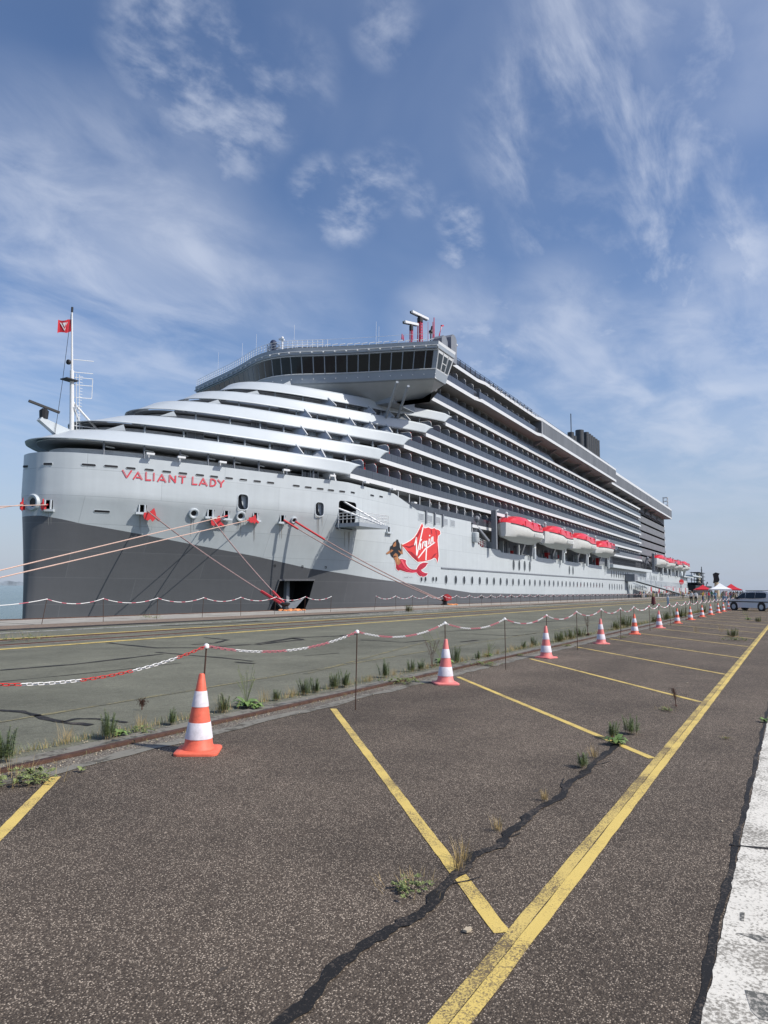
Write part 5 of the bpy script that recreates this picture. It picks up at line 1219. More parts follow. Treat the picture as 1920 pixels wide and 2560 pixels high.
def linkmesh(name, m, L=.056, W=.025, r=.0036):
    b = MB(); n = 14; cpts = []
    for i in range(n): an = 2 * math.pi * i / n; cx = (L / 2 - W / 2) * (1 if math.cos(an) > 0 else -1); cpts.append((cx + W / 2 * math.cos(an), W / 2 * math.sin(an), 0))
    rows = []
    for i in range(n):
        p = Vector(cpts[i]); d = (Vector(cpts[(i + 1) % n]) - Vector(cpts[i - 1])).normalized(); a = Vector((0, 0, 1)); bb = d.cross(a)
        rows.append([p + a * math.cos(t) * r + bb * math.sin(t) * r for t in (0, 1.05, 2.09, 3.14, 4.19, 5.24)])
    rows.append(rows[0]); b.grid(rows, close=True); return b
chain = empty('plastic_chain', (5.3, 5.27, 0), 'red and white plastic chain hanging between the near posts beside the cones', 'chain')
lm = {}
def link_into(mbd, mt, src):
    b0 = len(mbd.v); mbd.v += [tuple(mt @ Vector(v)) for v in src.v]
    for f in src.f: mbd.f.append([b0 + i for i in f]); mbd.m.append(mbd.mi)
linksrc = linkmesh('l', None); cnt = 0; rest = MB(); run = 0; PI2 = Matrix.Translation(-Vector((5.3, 5.27, 0)))
allL = []
for s in range(0, 9):
    a, c = tops[s], tops[s + 1]; sg = .20 if s == 0 else .145; L_ = (c - a).length * 1.02; n = int(L_ / .049)
    for i in range(n):
        p = sagpt(a, c, (i + .5) / n, sg); q = sagpt(a, c, (i + 1.0) / n, sg); d = (q - p).normalized()
        up = Vector((0, 0, 1)); sd_ = d.cross(up).normalized(); nn = sd_.cross(d)
        ang = .75 if i % 2 else -.75
        ax2 = sd_ * math.cos(ang) + nn * math.sin(ang); ax3 = d.cross(ax2)
        m4 = Matrix((d, ax2, ax3)).transposed().to_4x4(); m4.translation = p
        run += 1; colr = (run // (11 if s == 0 else 9)) % 2
        allL.append((m4, ('ch_r' if s == 0 else 'ch_p') if colr else 'ch_w', (p - C0).length))
near = sorted(range(len(allL)), key=lambda i: allL[i][2])
near = [i for i in near if allL[i][0].translation.x > 3.0][:100]; nearset = set(near)
for i, (m4, mk, _) in enumerate(allL):
    if i in nearset:
        if mk not in lm: o = lm[mk] = linksrc.build('chain_link', M[mk], chain, smooth=60)
        else: o = lm[mk].copy(); COL.objects.link(o); o.parent = chain
        o.matrix_parent_inverse = PI2; o.matrix_basis = m4
    else:
        rest.mi = {'ch_r': 0, 'ch_w': 1, 'ch_p': 2}[mk]; link_into(rest, m4, linksrc)
def softchain(mb, a, c, sg, r, seg=10, stripe=.42):
    P = [sagpt(a, c, i / seg, sg) for i in range(seg + 1)]
    for i in range(seg): mb.mi = 1 if (i % 3) else 2; mb.tube([P[i], P[i + 1]], r, 5, cap=False)
for s in range(9, len(tops) - 1): softchain(rest, tops[s], tops[s + 1], .16, .017)
o = rest.build('chain_link', [M['ch_r'], M['ch_w'], M['ch_p']], chain, world=True); o['kind'] = 'stuff'; o['label'] = 'farther run of the red and white chain'
# far fence along the quay
def farfence(pxs, label, grp, y=27.6, sag=.22, first=None):
    T = []
    for i, (pt, pb) in enumerate(pxs):
        p = onY(pb, 1500, y); t = onY(pt, 1500, y)
        T.append(post(p.x, y, 1.05, 'thin far post beside the quay edge, %s of the %s' % (names[i], grp), 'posts of the ' + grp, (max(-.25, min(.25, t.x - p.x)), 0), .013))
    m = MB()
    for a, c in zip(T, T[1:]): softchain(m, a, c, sag, .016, 12)
    if first: softchain(m, first, T[0], sag, .016, 12)
    o = m.build('plastic_chain', [M['ch_r'], M['ch_w'], M['ch_p']]); tag(o, label, 'chain'); return T
farfence([(117, 108), (258, 261), (394, 394), (509, 507), (602, 603), (690, 687), (763, 762), (828, 827)], 'red and white chain strung in front of the bow along the quay', 'far chain fence at the bow', first=Vector((13.6, 27.6, 1.0)))
pxs = [(941, 936), (989, 990), (1031, 1031), (1070, 1070), (1108, 1108), (1142, 1142), (1174, 1174), (1204, 1204), (1228, 1228), (1252, 1252)]
x = onY(1252, 1500, 27.6).x; T = []
farfence(pxs, 'red and white chain along the quay right of the gap', 'far chain fence amidships', sag=.24)
xx = [x + 3.2 * (i + 1) for i in range(30)]; m = MB(); pv = Vector((x, 27.6, 1.06))
for i, x_ in enumerate(xx):
    t = post(x_, 27.6, 1.05, 'thin distant post by the quay edge, %s beyond the tenth' % names[i], 'posts of the far chain fence toward the stern', (0, 0), .014); softchain(m, pv, t, .24, .018, 8); pv = t
tag(m.build('plastic_chain', [M['ch_r'], M['ch_w'], M['ch_p']]), 'distant red and white chain along the quay toward the stern', 'chain')
# ------------------------------------------------------------------ weeds
def blade(b, p, h, lean, w, az, rnd):
    p = Vector(p); d = Vector((math.cos(az), math.sin(az), 0)); s = Vector((-d.y, d.x, 0)) * w
    m = p + Vector((0, 0, h * .55)) + d * lean * .35; t = p + Vector((0, 0, h)) + d * lean
    b.add([p - s, p + s, m + s * .7, m - s * .7, t], [(0, 1, 2, 3), (3, 2, 4)])
def tuft(n, h, spread, lean, w, rnd, b=None, c=(0, 0, 0)):
    b = b or MB()
    for i in range(n):
        a = rnd.uniform(0, 6.28); r = spread * rnd.random(); blade(b, (c[0] + r * math.cos(a), c[1] + r * math.sin(a), c[2]), h * rnd.uniform(.5, 1.1), lean * rnd.uniform(.3, 1.2), w, a + rnd.uniform(-.8, .8), rnd)
    return b
def feather(h, nst, rnd, spread=.05, b=None):
    b = b or MB()
    for s in range(nst):
        a0 = rnd.uniform(0, 6.28); r0 = spread * rnd.random(); p0 = Vector((r0 * math.cos(a0), r0 * math.sin(a0), 0)); hh = h * rnd.uniform(.6, 1.05); ln = Vector((math.cos(a0), math.sin(a0), 0)) * rnd.uniform(.02, .25) * h
        P = [p0 + ln * (t * t) + Vector((0, 0, hh * t)) for t in (0, .33, .66, 1)]; b.mi = 1; b.tube(P, .0018, 3, cap=False, r2=.0008); b.mi = 0
        n = int(170 * hh / .3)
        for i in range(n):
            t = .12 + .88 * i / n; p = p0 + ln * t * t + Vector((0, 0, hh * t)); a = i * 2.4 + rnd.uniform(-.3, .3); L = .105 * (1.05 - t * .85) * rnd.uniform(.5, 1.3) * (.5 + h); d = Vector((math.cos(a), math.sin(a), rnd.uniform(-.05, .65))).normalized(); sd_ = d.cross(Vector((0, 0, 1))).normalized() * .0042 * (.6 + h)
            b.add([p - sd_, p + sd_, p + d * L], [(0, 1, 2)])
    return b
def rosette(n, L, rnd, b=None, c=(0, 0, 0)):
    b = b or MB()
    for i in range(n):
        a = rnd.uniform(0, 6.28); l = L * rnd.uniform(.5, 1.1); d = Vector((math.cos(a), math.sin(a), 0)); s = Vector((-d.y, d.x, 0)); w = l * .2; up = rnd.uniform(.15, .6)
        P = [Vector(c) + d * l * t + Vector((0, 0, l * up * math.sin(t * 2.6))) for t in (0, .3, .65, 1)]
        b.add([P[0], P[1] - s * w, P[1] + s * w, P[2] - s * w * .9, P[2] + s * w * .9, P[3]], [(0, 1, 2), (1, 3, 4, 2), (3, 5, 4)])
    return b
def dock(h, rnd):
    b = MB(); 
    for s in range(4):
        a = rnd.uniform(0, 6.28); ln = Vector((math.cos(a), math.sin(a), 0)) * h * rnd.uniform(.1, .45); P = [ln * t * t + Vector((0, 0, h * t)) for t in (0, .5, 1)]; b.mi = 1; b.tube(P, .004, 4)
        b.mi = 0
        for i in range(60):
            t = rnd.uniform(.45, 1); q = ln * t * t + Vector((0, 0, h * t)); o = Vector((rnd.gauss(0, .02), rnd.gauss(0, .02), rnd.gauss(0, .02))); s_ = .012
            b.add([q + o, q + o + Vector((s_, 0, s_)), q + o + Vector((0, s_, -s_ * .5))], [(0, 1, 2)])
    return b
rnd = random.Random(21)
def plant(kind, x, y, s, label, z=.01, rz=None):
    if kind == 'feather': b = feather(.24 * s, 12, rnd, .08 * s); b.mi = 1; tuft(22, .10 * s, .1 * s, .06 * s, .0014, rnd, b); b.mi = 0; ms = [M['leaf2'], M['dry']]
    elif kind == 'bush': b = feather(.42 * s, 26, rnd, .24 * s); b.mi = 1; tuft(50, .25 * s, .25 * s, .12 * s, .003, rnd, b); ms = [M['leaf'], M['dry']]
    elif kind == 'broad': b = rosette(34, .16 * s, rnd); ms = [M['leafl'], M['leaf']]
    elif kind == 'dock': b = dock(.42 * s, rnd); rosette(8, .12 * s, rnd, b); ms = [M['brown'], M['brown']]
    elif kind == 'dry': b = tuft(45, .22 * s, .08 * s, .10 * s, .0016, rnd); ms = [M['dry'], M['dry']]
    elif kind == 'mat': 
        b = MB(); 
        for i in range(34): rosette(8, .028 * min(s, 2.5), rnd, b, (rnd.gauss(0, .08 * s), rnd.gauss(0, .05 * s), rnd.uniform(0, .03) * s))
        b.mi = 1; tuft(60, .07 * s, .2 * s, .06 * s, .0014, rnd, b); ms = [M['leaf'], M['dry']]
    elif kind == 'tall':
        b = MB(); rosette(30, .16 * s, rnd, b); b.mi = 1
        for st in range(12):
            a = rnd.uniform(0, 6.28); ln = Vector((-.35 + .35 * math.cos(a), .2 * math.sin(a), 0)) * .45 * s; hh = .45 * s * rnd.uniform(.6, 1); P = [ln * t ** 1.3 + Vector((0, 0, hh * t)) for t in (0, .3, .6, 1)]; b.tube(P, .002, 3, cap=False)
            for j in range(16): t = rnd.uniform(.5, 1); q = ln * t ** 1.3 + Vector((0, 0, hh * t)); o = Vector((rnd.gauss(0, .012), rnd.gauss(0, .012), rnd.gauss(0, .012))); b.add([q, q + o, q + o + Vector((.004, 0, .006))], [(0, 1, 2)])
        ms = [M['leafl'], M['leaf']]
    o = b.build('weed_plant' if kind != 'dry' else 'dry_grass_tuft', ms, fix=False, origin=None); o.location = (x, y, z); o.rotation_euler = (0, 0, rnd.uniform(0, 6) if rz is None else rz)
    return tag(o, label, 'weed' if kind != 'dry' else 'grass tuft')
plant('mat', 3.56, 1.90, 1.0, 'low green weed in the tar seam left of the near bay line'); plant('dry', 3.95, 1.80, .55, 'dry grass wisps in the seam where it meets the near bay line')
plant('dry', 4.1, 1.83, .6, 'straw coloured tuft on the seam just above the near bay line'); plant('dry', 4.70, 1.84, .45, 'small straw tuft leaning over the seam halfway up'); plant('dry', 5.55, 1.78, .4, 'tiny dry tuft in the middle of the seam')
plant('feather', 6.75, 1.80, .55, 'small fluffy green weed at the upper end of the tar seam'); plant('dry', 7.2, 1.8, .6, 'brown dry grass just past the fluffy weed'); plant('broad', 7.95, 1.74, .95, 'pale broad-leaved weed on the second bay line')
plant('feather', 8.2, 1.85, .75, 'feathery weed behind the broad leaves on the second bay line'); plant('feather', 8.6, 1.72, .9, 'taller feathery weed right of the broad leaves')
plant('dock', 10.9, 1.55, .6, 'reddish brown seedhead weed near the third bay line'); plant('mat', 10.5, 1.62, .8, 'low leaves beside the reddish seedhead weed'); plant('mat', 8.9, .75, .35, 'single small sprig at the right edge')
plant('broad', 10.3, .42, .5, 'yellow-green leaves at the right picture edge'); 
def at(px, py): p = onZ(px, py); return p.x, p.y
for px, py, k_, s, lab in ((1833, 1592, 'bush', .75, 'sprawling green weed near the end of the bays'), (1845, 1602, 'mat', 3, 'low spreading leaves under the sprawling weed'), (1805, 1580, 'dry', 2.0, 'thin dry stalks in the middle of the bays'), (1895, 1555, 'bush', .7, 'green weed near the white van'), (1870, 1550, 'tall', 1.4, 'branching weed in front of the white van'), (1740, 1580, 'dry', 1.6, 'wispy dry stalk between two distant bay lines'), (1560, 1595, 'mat', 1.4, 'small flat weed beside the fourth cone'),
                          (1010, 1710, 'mat', 2.2, 'low dark weed mound left of the second cone'), (1420, 1616, 'mat', 1.3, 'flat weed just past the third post'), (1210, 1664, 'mat', 2.0, 'low weed mound at the rail near the third post'), (1300, 1640, 'mat', 1.0, 'small flat weed left of the third cone'), (40, 1958, 'mat', 2.2, 'ground weed at the left end of the yellow line by the rail'), (95, 1952, 'mat', 1.4, 'smaller ground weed right of the yellow line end')):
    x, y = at(px, py); plant(k_, x, y, s, lab)
for px, py, k_, s, lab in ((268, 1846, 'feather', 1.25, 'upright feathery weed behind the rail left of the nearest cone'), (300, 1840, 'broad', .7, 'broad leaves at the foot of the upright feathery weed'), (428, 1812, 'feather', .8, 'short feathery weed just left of the nearest cone'), (350, 1830, 'mat', 1.3, 'low brown-green weed between two feathery ones'),
                           (616, 1768, 'tall', 1.35, 'tall leaning weed with broad base leaves behind the rail'), (640, 1772, 'broad', .8, 'leafy clump under the leaning weed'), (560, 1782, 'feather', 1.0, 'green feathery weed right of the nearest cone'), (691, 1752, 'feather', .65, 'small feathery weed right of the leaning one'),
                           (760, 1738, 'feather', 1.15, 'feathery weed, first of the cluster left of the second post'), (788, 1732, 'feather', .95, 'feathery weed with leaves, middle of the cluster'), (838, 1722, 'feather', 1.2, 'bushy feathery weed left of the second post'), (858, 1718, 'feather', 1.35, 'tallest feathery weed beside the second post'),
                           (963, 1694, 'feather', 1.45, 'bushy green weed between second post and second cone'), (1027, 1680, 'feather', 1.0, 'bright green weed left of the second cone'), (1051, 1676, 'feather', .95, 'yellowing green weed just left of the second cone'), (1080, 1668, 'dock', 1.3, 'dark red seedhead weed behind the second cone'), (1110, 1664, 'tall', 1.7, 'airy brown weed behind the second cone'), (1138, 1658, 'feather', 1.6, 'bushy weed right of the second cone'),
                           (1195, 1650, 'feather', .9, 'small green weed right of the second cone'), (1220, 1642, 'tall', .9, 'pale weed before the third post'), (1308, 1622, 'feather', 1.0, 'small weed between third post and third cone'), (1333, 1616, 'feather', 1.2, 'dark green weed left of the third cone'), (1400, 1604, 'bush', .8, 'yellow-green clump right of the third cone'), (1425, 1598, 'bush', .8, 'second yellow-green clump right of the third cone'), (1470, 1590, 'dock', 1.7, 'dark red seedheads before the fourth cone'),
                           (1450, 1592, 'bush', .8, 'green clump under the red seedheads'), (1540, 1574, 'bush', .9, 'green clump right of the fourth cone'), (1562, 1568, 'bush', 1.35, 'tall airy bush before the fifth cone'), (1640, 1556, 'bush', 1.1, 'bush between fifth and sixth cones'), (1665, 1550, 'bush', 1.2, 'thick bush before the sixth cone'), (1700, 1545, 'bush', 1.6, 'dark bush behind the sixth and seventh cones'), (1760, 1533, 'bush', 1.5, 'dark bush behind the eighth cone'), (1800, 1526, 'bush', 1.2, 'bush behind the tenth cone'),
                           (15, 1905, 'feather', 1.3, 'dark green weed at the left picture edge'), (355, 1776, 'dock', .3, 'tiny dark tuft in the grey-green asphalt'), (1021, 1530, 'bush', 1.3, 'weed by the gap in the far chain fence'), (60, 1602, 'mat', 5, 'flat weed between the far rails on the left'), (375, 1546, 'mat', 4, 'flat weed patch on the quay gravel below the bow')):
    x, y = at(px, py); plant(k_, x, y, s, lab)
for i in range(16):
    x = 3.6 + i * 1.05 + rnd.uniform(-.3, .3); plant('dry', x, 6.62 + rnd.uniform(-.06, .1), rnd.uniform(.6, 1.2), 'dry straw grass tuft behind the rail, %s from the left' % names[i])
b = MB()
for i in range(9500):                                   # ground cover along the concrete edge
    x = 2.6 + 60 * rnd.random() ** 1.5; k_ = .5 + .5 * math.sin(x * 2.3) * math.sin(x * .9 + 1)
    if rnd.random() > .15 + k_: continue
    y = 6.6 + abs(rnd.gauss(0, .06)); b.mi = 0 if rnd.random() < .55 else 1
    hh = rnd.uniform(.02, .10) * (1 + .03 * x); blade(b, (x, y, .008), hh, hh * .6, .0016 + .00006 * x, rnd.uniform(0, 6.28), rnd)
for i in range(900):
    x = 2.6 + 24 * rnd.random(); b.mi = 0 if rnd.random() < .5 else 1; blade(b, (x, 6.02 + rnd.gauss(0, .03), .006), rnd.uniform(.01, .05), .03, .0015, rnd.uniform(0, 6.28), rnd)
o = b.build('grass', [M['dry'], M['leaf']], fix=False); tag(o, 'thin dry grass along the rusty rail', 'grass', kind='stuff')
b = MB()
for i in range(700):
    x = 2.6 + 30 * rnd.random() ** 1.3; y = rnd.choice((rnd.gauss(6.0, .05), rnd.gauss(6.58, .06), rnd.uniform(5.6, 6.6))); s = rnd.uniform(.003, .009); b.ball((x, y, .01 + s * .4), s, 5, .7)
o = b.build('gravel', [M['stone']], fix=False); tag(o, 'loose grit along the rail', 'gravel', kind='stuff')
def chip(px, py, s, lab):
    p = onZ(px, py); b = MB(); b.v = []; P = [(-.6, -.2), (-.2, -.5), (.5, -.45), (.9, -.1), (.45, .1), (.5, .4), (-.1, .3), (-.55, .45)]
    b.prism([(p.x + a * s, p.y + c * s, .006) for a, c in P], (0, 0, s * .3)); tag(b.build('stone_chip', M['stone']), lab, 'stone')
chip(1168, 2330, .035, 'pale stone fragment lying between the two near yellow lines'); chip(1718, 1708, .03, 'small pale pebble on the asphalt near the fourth bay line'); chip(1805, 2055, .012, 'tiny tan pebble near the white stripe'); chip(266, 1873, .012, 'small white pebble on the rusty rail')
# ------------------------------------------------------------------ people
skinm = [mat('skin_light', (.48, .28, .2), .6), mat('skin_dark', (.12, .06, .035), .6)]
hairm = mat('dark_hair', (.02, .015, .012), .7); cloth = {}
def cm(n, c):
    if n not in cloth: cloth[n] = mat(n + '_cloth', c, .85)
    return cloth[n]
def body_mesh(pose):
    """one continuous skinned figure, 1.7 m; faces are given skin, hair, top, trouser and shoe slots"""
    J = {'pel': (0, 0, .93), 'wst': (0, 0, 1.08), 'ch': (0, 0, 1.30), 'nk': (0, .0, 1.45), 'hd': (0, -.01, 1.57), 'tp': (0, 0, 1.66)}
    R = {'pel': .135, 'wst': .12, 'ch': .145, 'nk': .055, 'hd': .092, 'tp': .07}
    E_ = [('pel', 'wst'), ('wst', 'ch'), ('ch', 'nk'), ('nk', 'hd'), ('hd', 'tp')]
    for s, t in ((-1, 'l'), (1, 'r')):
        J['sh' + t] = (s * .17, 0, 1.38); R['sh' + t] = .062
        if pose == 'photo': J['el' + t] = (s * .27, -.16, 1.24); J['wr' + t] = (s * .10, -.34, 1.42); J['ha' + t] = (s * .05, -.36, 1.47)
        elif pose == 'fold': J['el' + t] = (s * .25, -.03, 1.12); J['wr' + t] = (s * .04, -.20, 1.15); J['ha' + t] = (-s * .03, -.21, 1.16)
        else: J['el' + t] = (s * .23, .02, 1.12); J['wr' + t] = (s * .25, -.05, .88); J['ha' + t] = (s * .25, -.07, .79)
        R['el' + t] = .045; R['wr' + t] = .03; R['ha' + t] = .035
        sx = .10 if pose != 'walk' else .09; fy = (0 if pose != 'walk' else s * .22)
        J['hp' + t] = (s * .09, 0, .88); J['kn' + t] = (s * sx, -.02 + fy * .5, .49); J['an' + t] = (s * (sx + .01), .02 + fy, .09); J['to' + t] = (s * (sx + .03), -.13 + fy, .045)
        R['hp' + t] = .095; R['kn' + t] = .062; R['an' + t] = .042; R['to' + t] = .036
        E_ += [('ch', 'sh' + t), ('sh' + t, 'el' + t), ('el' + t, 'wr' + t), ('wr' + t, 'ha' + t), ('pel', 'hp' + t), ('hp' + t, 'kn' + t), ('kn' + t, 'an' + t), ('an' + t, 'to' + t)]
    K = list(J); me = bpy.data.meshes.new('person'); me.from_pydata([J[k] for k in K], [(K.index(a), K.index(c)) for a, c in E_], []); o = bpy.data.objects.new('tmp', me); COL.objects.link(o)
    o.modifiers.new('k', 'SKIN'); sv = me.skin_vertices[0].data
    for i, k in enumerate(K): sv[i].radius = (R[k], R[k] * (.72 if k in ('ch', 'wst', 'pel') else 1)); sv[i].use_root = (k == 'pel')
    m = o.modifiers.new('s', 'SUBSURF'); m.levels = 2; m.render_levels = 2
    dg = bpy.context.evaluated_depsgraph_get(); nm = bpy.data.meshes.new_from_object(o.evaluated_get(dg)); bpy.data.objects.remove(o)
    return nm
PM = {k: body_mesh(k) for k in ('stand', 'photo', 'fold', 'walk')}
def person(x, y, face, pose, top, bot, hair, label, sk=0, skirt=False, group=None, h=1.7, longhair=True):
    me = PM[pose].copy(); me.name = 'person'
    for m in (skinm[sk], hairm if hair is None else hair, top, bot, M['blk']): me.materials.append(m)
    for p in me.polygons:
        c = p.center; armr = abs(c.x) > .2 or c.y < -.2
        if c.z > 1.6 or (c.z > 1.42 and c.y > .02) or (longhair and c.z > 1.3 and c.y > .075 and abs(c.x) < .09): i = 1
        elif c.z > 1.455: i = 0
        elif c.z > .98 and not (armr and (c.z < 1.10 or (pose != 'stand' and pose != 'walk' and c.y < -.2))): i = 2
        elif c.z < .10: i = 4
        elif c.z < .98 and abs(c.x) > .21: i = 0
        elif c.z > .98: i = 0
        else: i = 3
        p.material_index = i; p.use_smooth = True
    o = bpy.data.objects.new('person', me); COL.objects.link(o); o.location = (x, y, 0); o.rotation_euler = (0, 0, face); o.scale = (h / 1.7,) * 3
    tag(o, label, 'person', group)
    if skirt:
        b = MB(); b.lathe([(.15, 1.0), (.19, .9), (.22, .5), (.27, .16)], 16); b.build('skirt', bot, o, smooth=True)
    return o
def pz(px, py, z=0): p = onZ(px, py); return p
def put_person(px, py, *a, **k): p = onZ(px, py); return person(p.x, p.y, *a, **k)
black = cm('black', (.02, .02, .024)); white_ = cm('white', (.75, .75, .76)); maroon = cm('maroon', (.10, .025, .03)); olive = cm('olive', (.22, .2, .1)); denim = cm('denim_blue', (.16, .23, .34)); ltgrey = cm('light_grey', (.35, .37, .4)); navy = cm('navy', (.03, .04, .09)); pink = cm('dusty_pink', (.5, .22, .25)); yel = cm('mustard', (.5, .36, .05)); redc = cm('red', (.5, .04, .05)); beige = cm('beige', (.45, .38, .3))
put_person(1634, 1514, 2.9, 'stand', olive, maroon, None, 'person in olive top and long maroon skirt standing alone on the apron', 1, True)
put_person(1670, 1515, -.4, 'photo', ltgrey, denim, None, 'person in grey top and blue jeans holding both hands up to take a picture')
put_person(1729, 1509, 1.2, 'stand', white_, black, None, 'left one of two people in white shirts and black trousers', 0, longhair=False)
put_person(1740, 1509, -1.8, 'fold', white_, black, None, 'right one of two people in white shirts and black trousers, arms folded', 1, longhair=False)
rp = random.Random(5); tops_ = [('black', black), ('white', white_), ('navy', navy), ('dusty pink', pink), ('mustard', yel), ('red', redc), ('beige', beige), ('light grey', ltgrey), ('maroon', maroon)]
tops_ += [('olive', olive), ('denim', denim), ('sky blue', cm('sky_blue', (.25, .42, .6))), ('green', cm('green', (.05, .2, .08)))]
bots_ = [('black', black), ('denim', denim), ('navy', navy), ('beige', beige), ('white', white_), ('olive', olive)]
combos = [(t, q) for t in tops_ for q in bots_]; rp.shuffle(combos); combos.sort(key=lambda c: (c[0][0] != 'black') * rp.random() * 1.2 + rp.random())
for i in range(64):
    (tn, tm), (bn, bm_) = combos[i]
    px = rp.uniform(1757, 1862) if i < 52 else rp.uniform(1700, 1757); py = rp.uniform(1499, 1507) if i < 34 else rp.uniform(1494, 1500)
    if i >= 52: py = rp.uniform(1494, 1498)
    put_person(px, py, rp.uniform(0, 6.28), rp.choice(['stand', 'walk', 'fold', 'photo']), tm, bm_, None, 'person in %s top and %s trousers in the crowd by the tents' % (tn, bn), rp.choice((0, 0, 1)), group='people queueing by the tents', h=rp.uniform(1.58, 1.82))
for i in range(22):                                     # passengers waiting in the covered way by the hull
    d = ray(1612 + i * 4.4, 1484); y = 37.5; p = C0 + d * (y / d.y); (tn, tm), (bn, bm_) = combos[-1 - i] if 64 + i < len(combos) else combos[i]
    person(p.x, 30.5 + rp.uniform(-1, 1) if False else 31.0, rp.uniform(0, 6), 'stand', tm, bm_, None, 'passenger in %s top and %s trousers waiting along the quay by the gangway' % (tn, bn), 0, group='passengers waiting along the quay', h=1.7).location.x = p.x * .8
# ------------------------------------------------------------------ tents
def tent(px, py, w, h, m, label, d=None):
    p = onZ(px, py) if d is None else d; r = empty('canopy_tent', (p.x, p.y, 0), label, 'tent', None, .2)
    b = MB(); k = w / 2; b.grid([[(k, k, 2.3), (-k, k, 2.3), (-k, -k, 2.3), (k, -k, 2.3)], [(k * .5, k * .5, 2.3 + (h - 2.3) * .38), (-k * .5, k * .5, 2.3 + (h - 2.3) * .38), (-k * .5, -k * .5, 2.3 + (h - 2.3) * .38), (k * .5, -k * .5, 2.3 + (h - 2.3) * .38)], [(.05, .05, h), (-.05, .05, h), (-.05, -.05, h), (.05, -.05, h)]], close=True); b.build('roof', m, r)
    b = MB(); b.grid([[(k, k, 2.3), (-k, k, 2.3), (-k, -k, 2.3), (k, -k, 2.3)], [(k, k, 2.0), (-k, k, 2.0), (-k, -k, 2.0), (k, -k, 2.0)]], close=True); b.build('valance', m, r)
    for sx in (-1, 1):
        for sy in (-1, 1): MB().box((sx * k - .04, sy * k - .04, 0), (sx * k + .04, sy * k + .04, 2.3)).build('leg', M['rail_w'], r)
    return r
tent(1801, 1494, 5.2, 3.9, M['tentw'], 'white peaked canopy tent over the crowd')
tent(1758, 1491.5, 5.0, 3.7, M['tentr'], 'red canopy tent left of the white one'); tent(1829, 1492, 5.6, 4.1, M['tentr'], 'red canopy tent half hidden behind the white one')
# ------------------------------------------------------------------ white van
def van(loc, rz, label):
    r = empty('minivan', loc, label, 'car', None, rz)    # +x is the nose
    r.scale = (.88, .95, 1.02); vm_ = mat('silver_white_car_paint', (.62, .64, .67), .25, spec=.6, coat=.5)
    S = [(2.32, .45), (2.30, .72), (2.1, .88), (1.35, 1.02), (.55, 1.55), (.1, 1.66), (-1.3, 1.70), (-2.05, 1.62), (-2.25, 1.1), (-2.32, .8), (-2.3, .4), (-1.9, .25), (1.9, .25)]
    def wv(z): return .90 if z < 1.0 else .90 - (z - 1.0) * .28
    b = MB(); n = len(S); ys = (-1, -.85, .85, 1)
    rows = [[(x * (.985 if abs(s) == 1 else 1), s * wv(z) * (1 if abs(s) == 1 else 1), z) for x, z in S] for s in ys]; b.grid([[*r_, r_[0]] for r_ in rows])
    b.add(rows[0], [tuple(range(n))]); b.add(rows[-1], [tuple(range(n))]); b.build('body', vm_, r, smooth=25)
    for s in (-1, 1):
        b = MB()
        for P in ([(.95, 1.05), (1.15, 1.08), (.52, 1.5), (.25, 1.52), (.25, 1.05)], [(.18, 1.05), (.18, 1.53), (-.75, 1.56), (-.75, 1.05)], [(-.82, 1.06), (-.82, 1.56), (-1.75, 1.53), (-1.9, 1.4), (-1.85, 1.12)]): b.add([(x, s * (wv(z) + .012), z) for x, z in P], [tuple(range(len(P)))])
        b.build('side_window', M['dglass'], r)
        b = MB(); b.box((-2.1, s * .912 - .01, .73), (2.1, s * .912 + .01, .80)); b.build('side_trim', M['blk'], r)
        MB().beam((1.0, s * .95, 1.05), (1.05, s * 1.12, 1.12), .2, .18).build('mirror', M['blk'], r)
        MB().beam((.3, s * .62, 1.72), (-1.9, s * .62, 1.72), .05, .05).build('roof_bar', M['blk'], r)
        for x in (1.42, -1.42):
            b = MB(); b.tube([(x, s * .93, .33), (x, s * .68, .33)], .34, 20); w = b.build('wheel', M['blk'], r, smooth=30)
            MB().tube([(x, s * .945, .33), (x, s * .9, .33)], .21, 16).build('rim', M['band'], w)
            MB().tube([(x, s * .905, .36), (x, s * .89, .36)], .41, 20).build('wheel_arch', M['blk'], r)
        MB().box((-2.33, s * .72 - .13, .95), (-2.2, s * .72 + .16, 1.2)).build('tail_light', M['red'], r)
        MB().box((2.1, s * .7 - .15, .68), (2.31, s * .7 + .15, .82)).build('headlight', M['rail_w'], r)
    b = MB(); b.add([(1.33, -.72, 1.05), (1.33, .72, 1.05), (.58, .66, 1.545), (.58, -.66, 1.545)], [(0, 1, 2, 3)])
    for i in range(4): b.v[-4 + i] = (b.v[-4 + i][0] + .02, b.v[-4 + i][1], b.v[-4 + i][2] + .02)
    b.build('windscreen', M['dglass'], r); MB().add([(-2.11, -.66, 1.55), (-2.11, .66, 1.55), (-2.27, .7, 1.12), (-2.27, -.7, 1.12)], [(0, 1, 2, 3)]).build('rear_window', M['dglass'], r)
    MB().box((-2.36, -.26, .62), (-2.30, .26, .74)).build('number_plate', M['rail_w'], r)
    return r
vc = (onZ(1843, 1526) + onZ(1905, 1530.5)) / 2
vd = ray(1881, 1480); vd.z = 0; vv = van(tuple(vd.normalized() * 70), 1.08, 'silver white minivan parked across the end of the cone row')
vd = ray(1945, 1480); vd.z = 0; van(tuple(vd.normalized() * 78), 1.5, 'second light car mostly out of frame at the right edge')
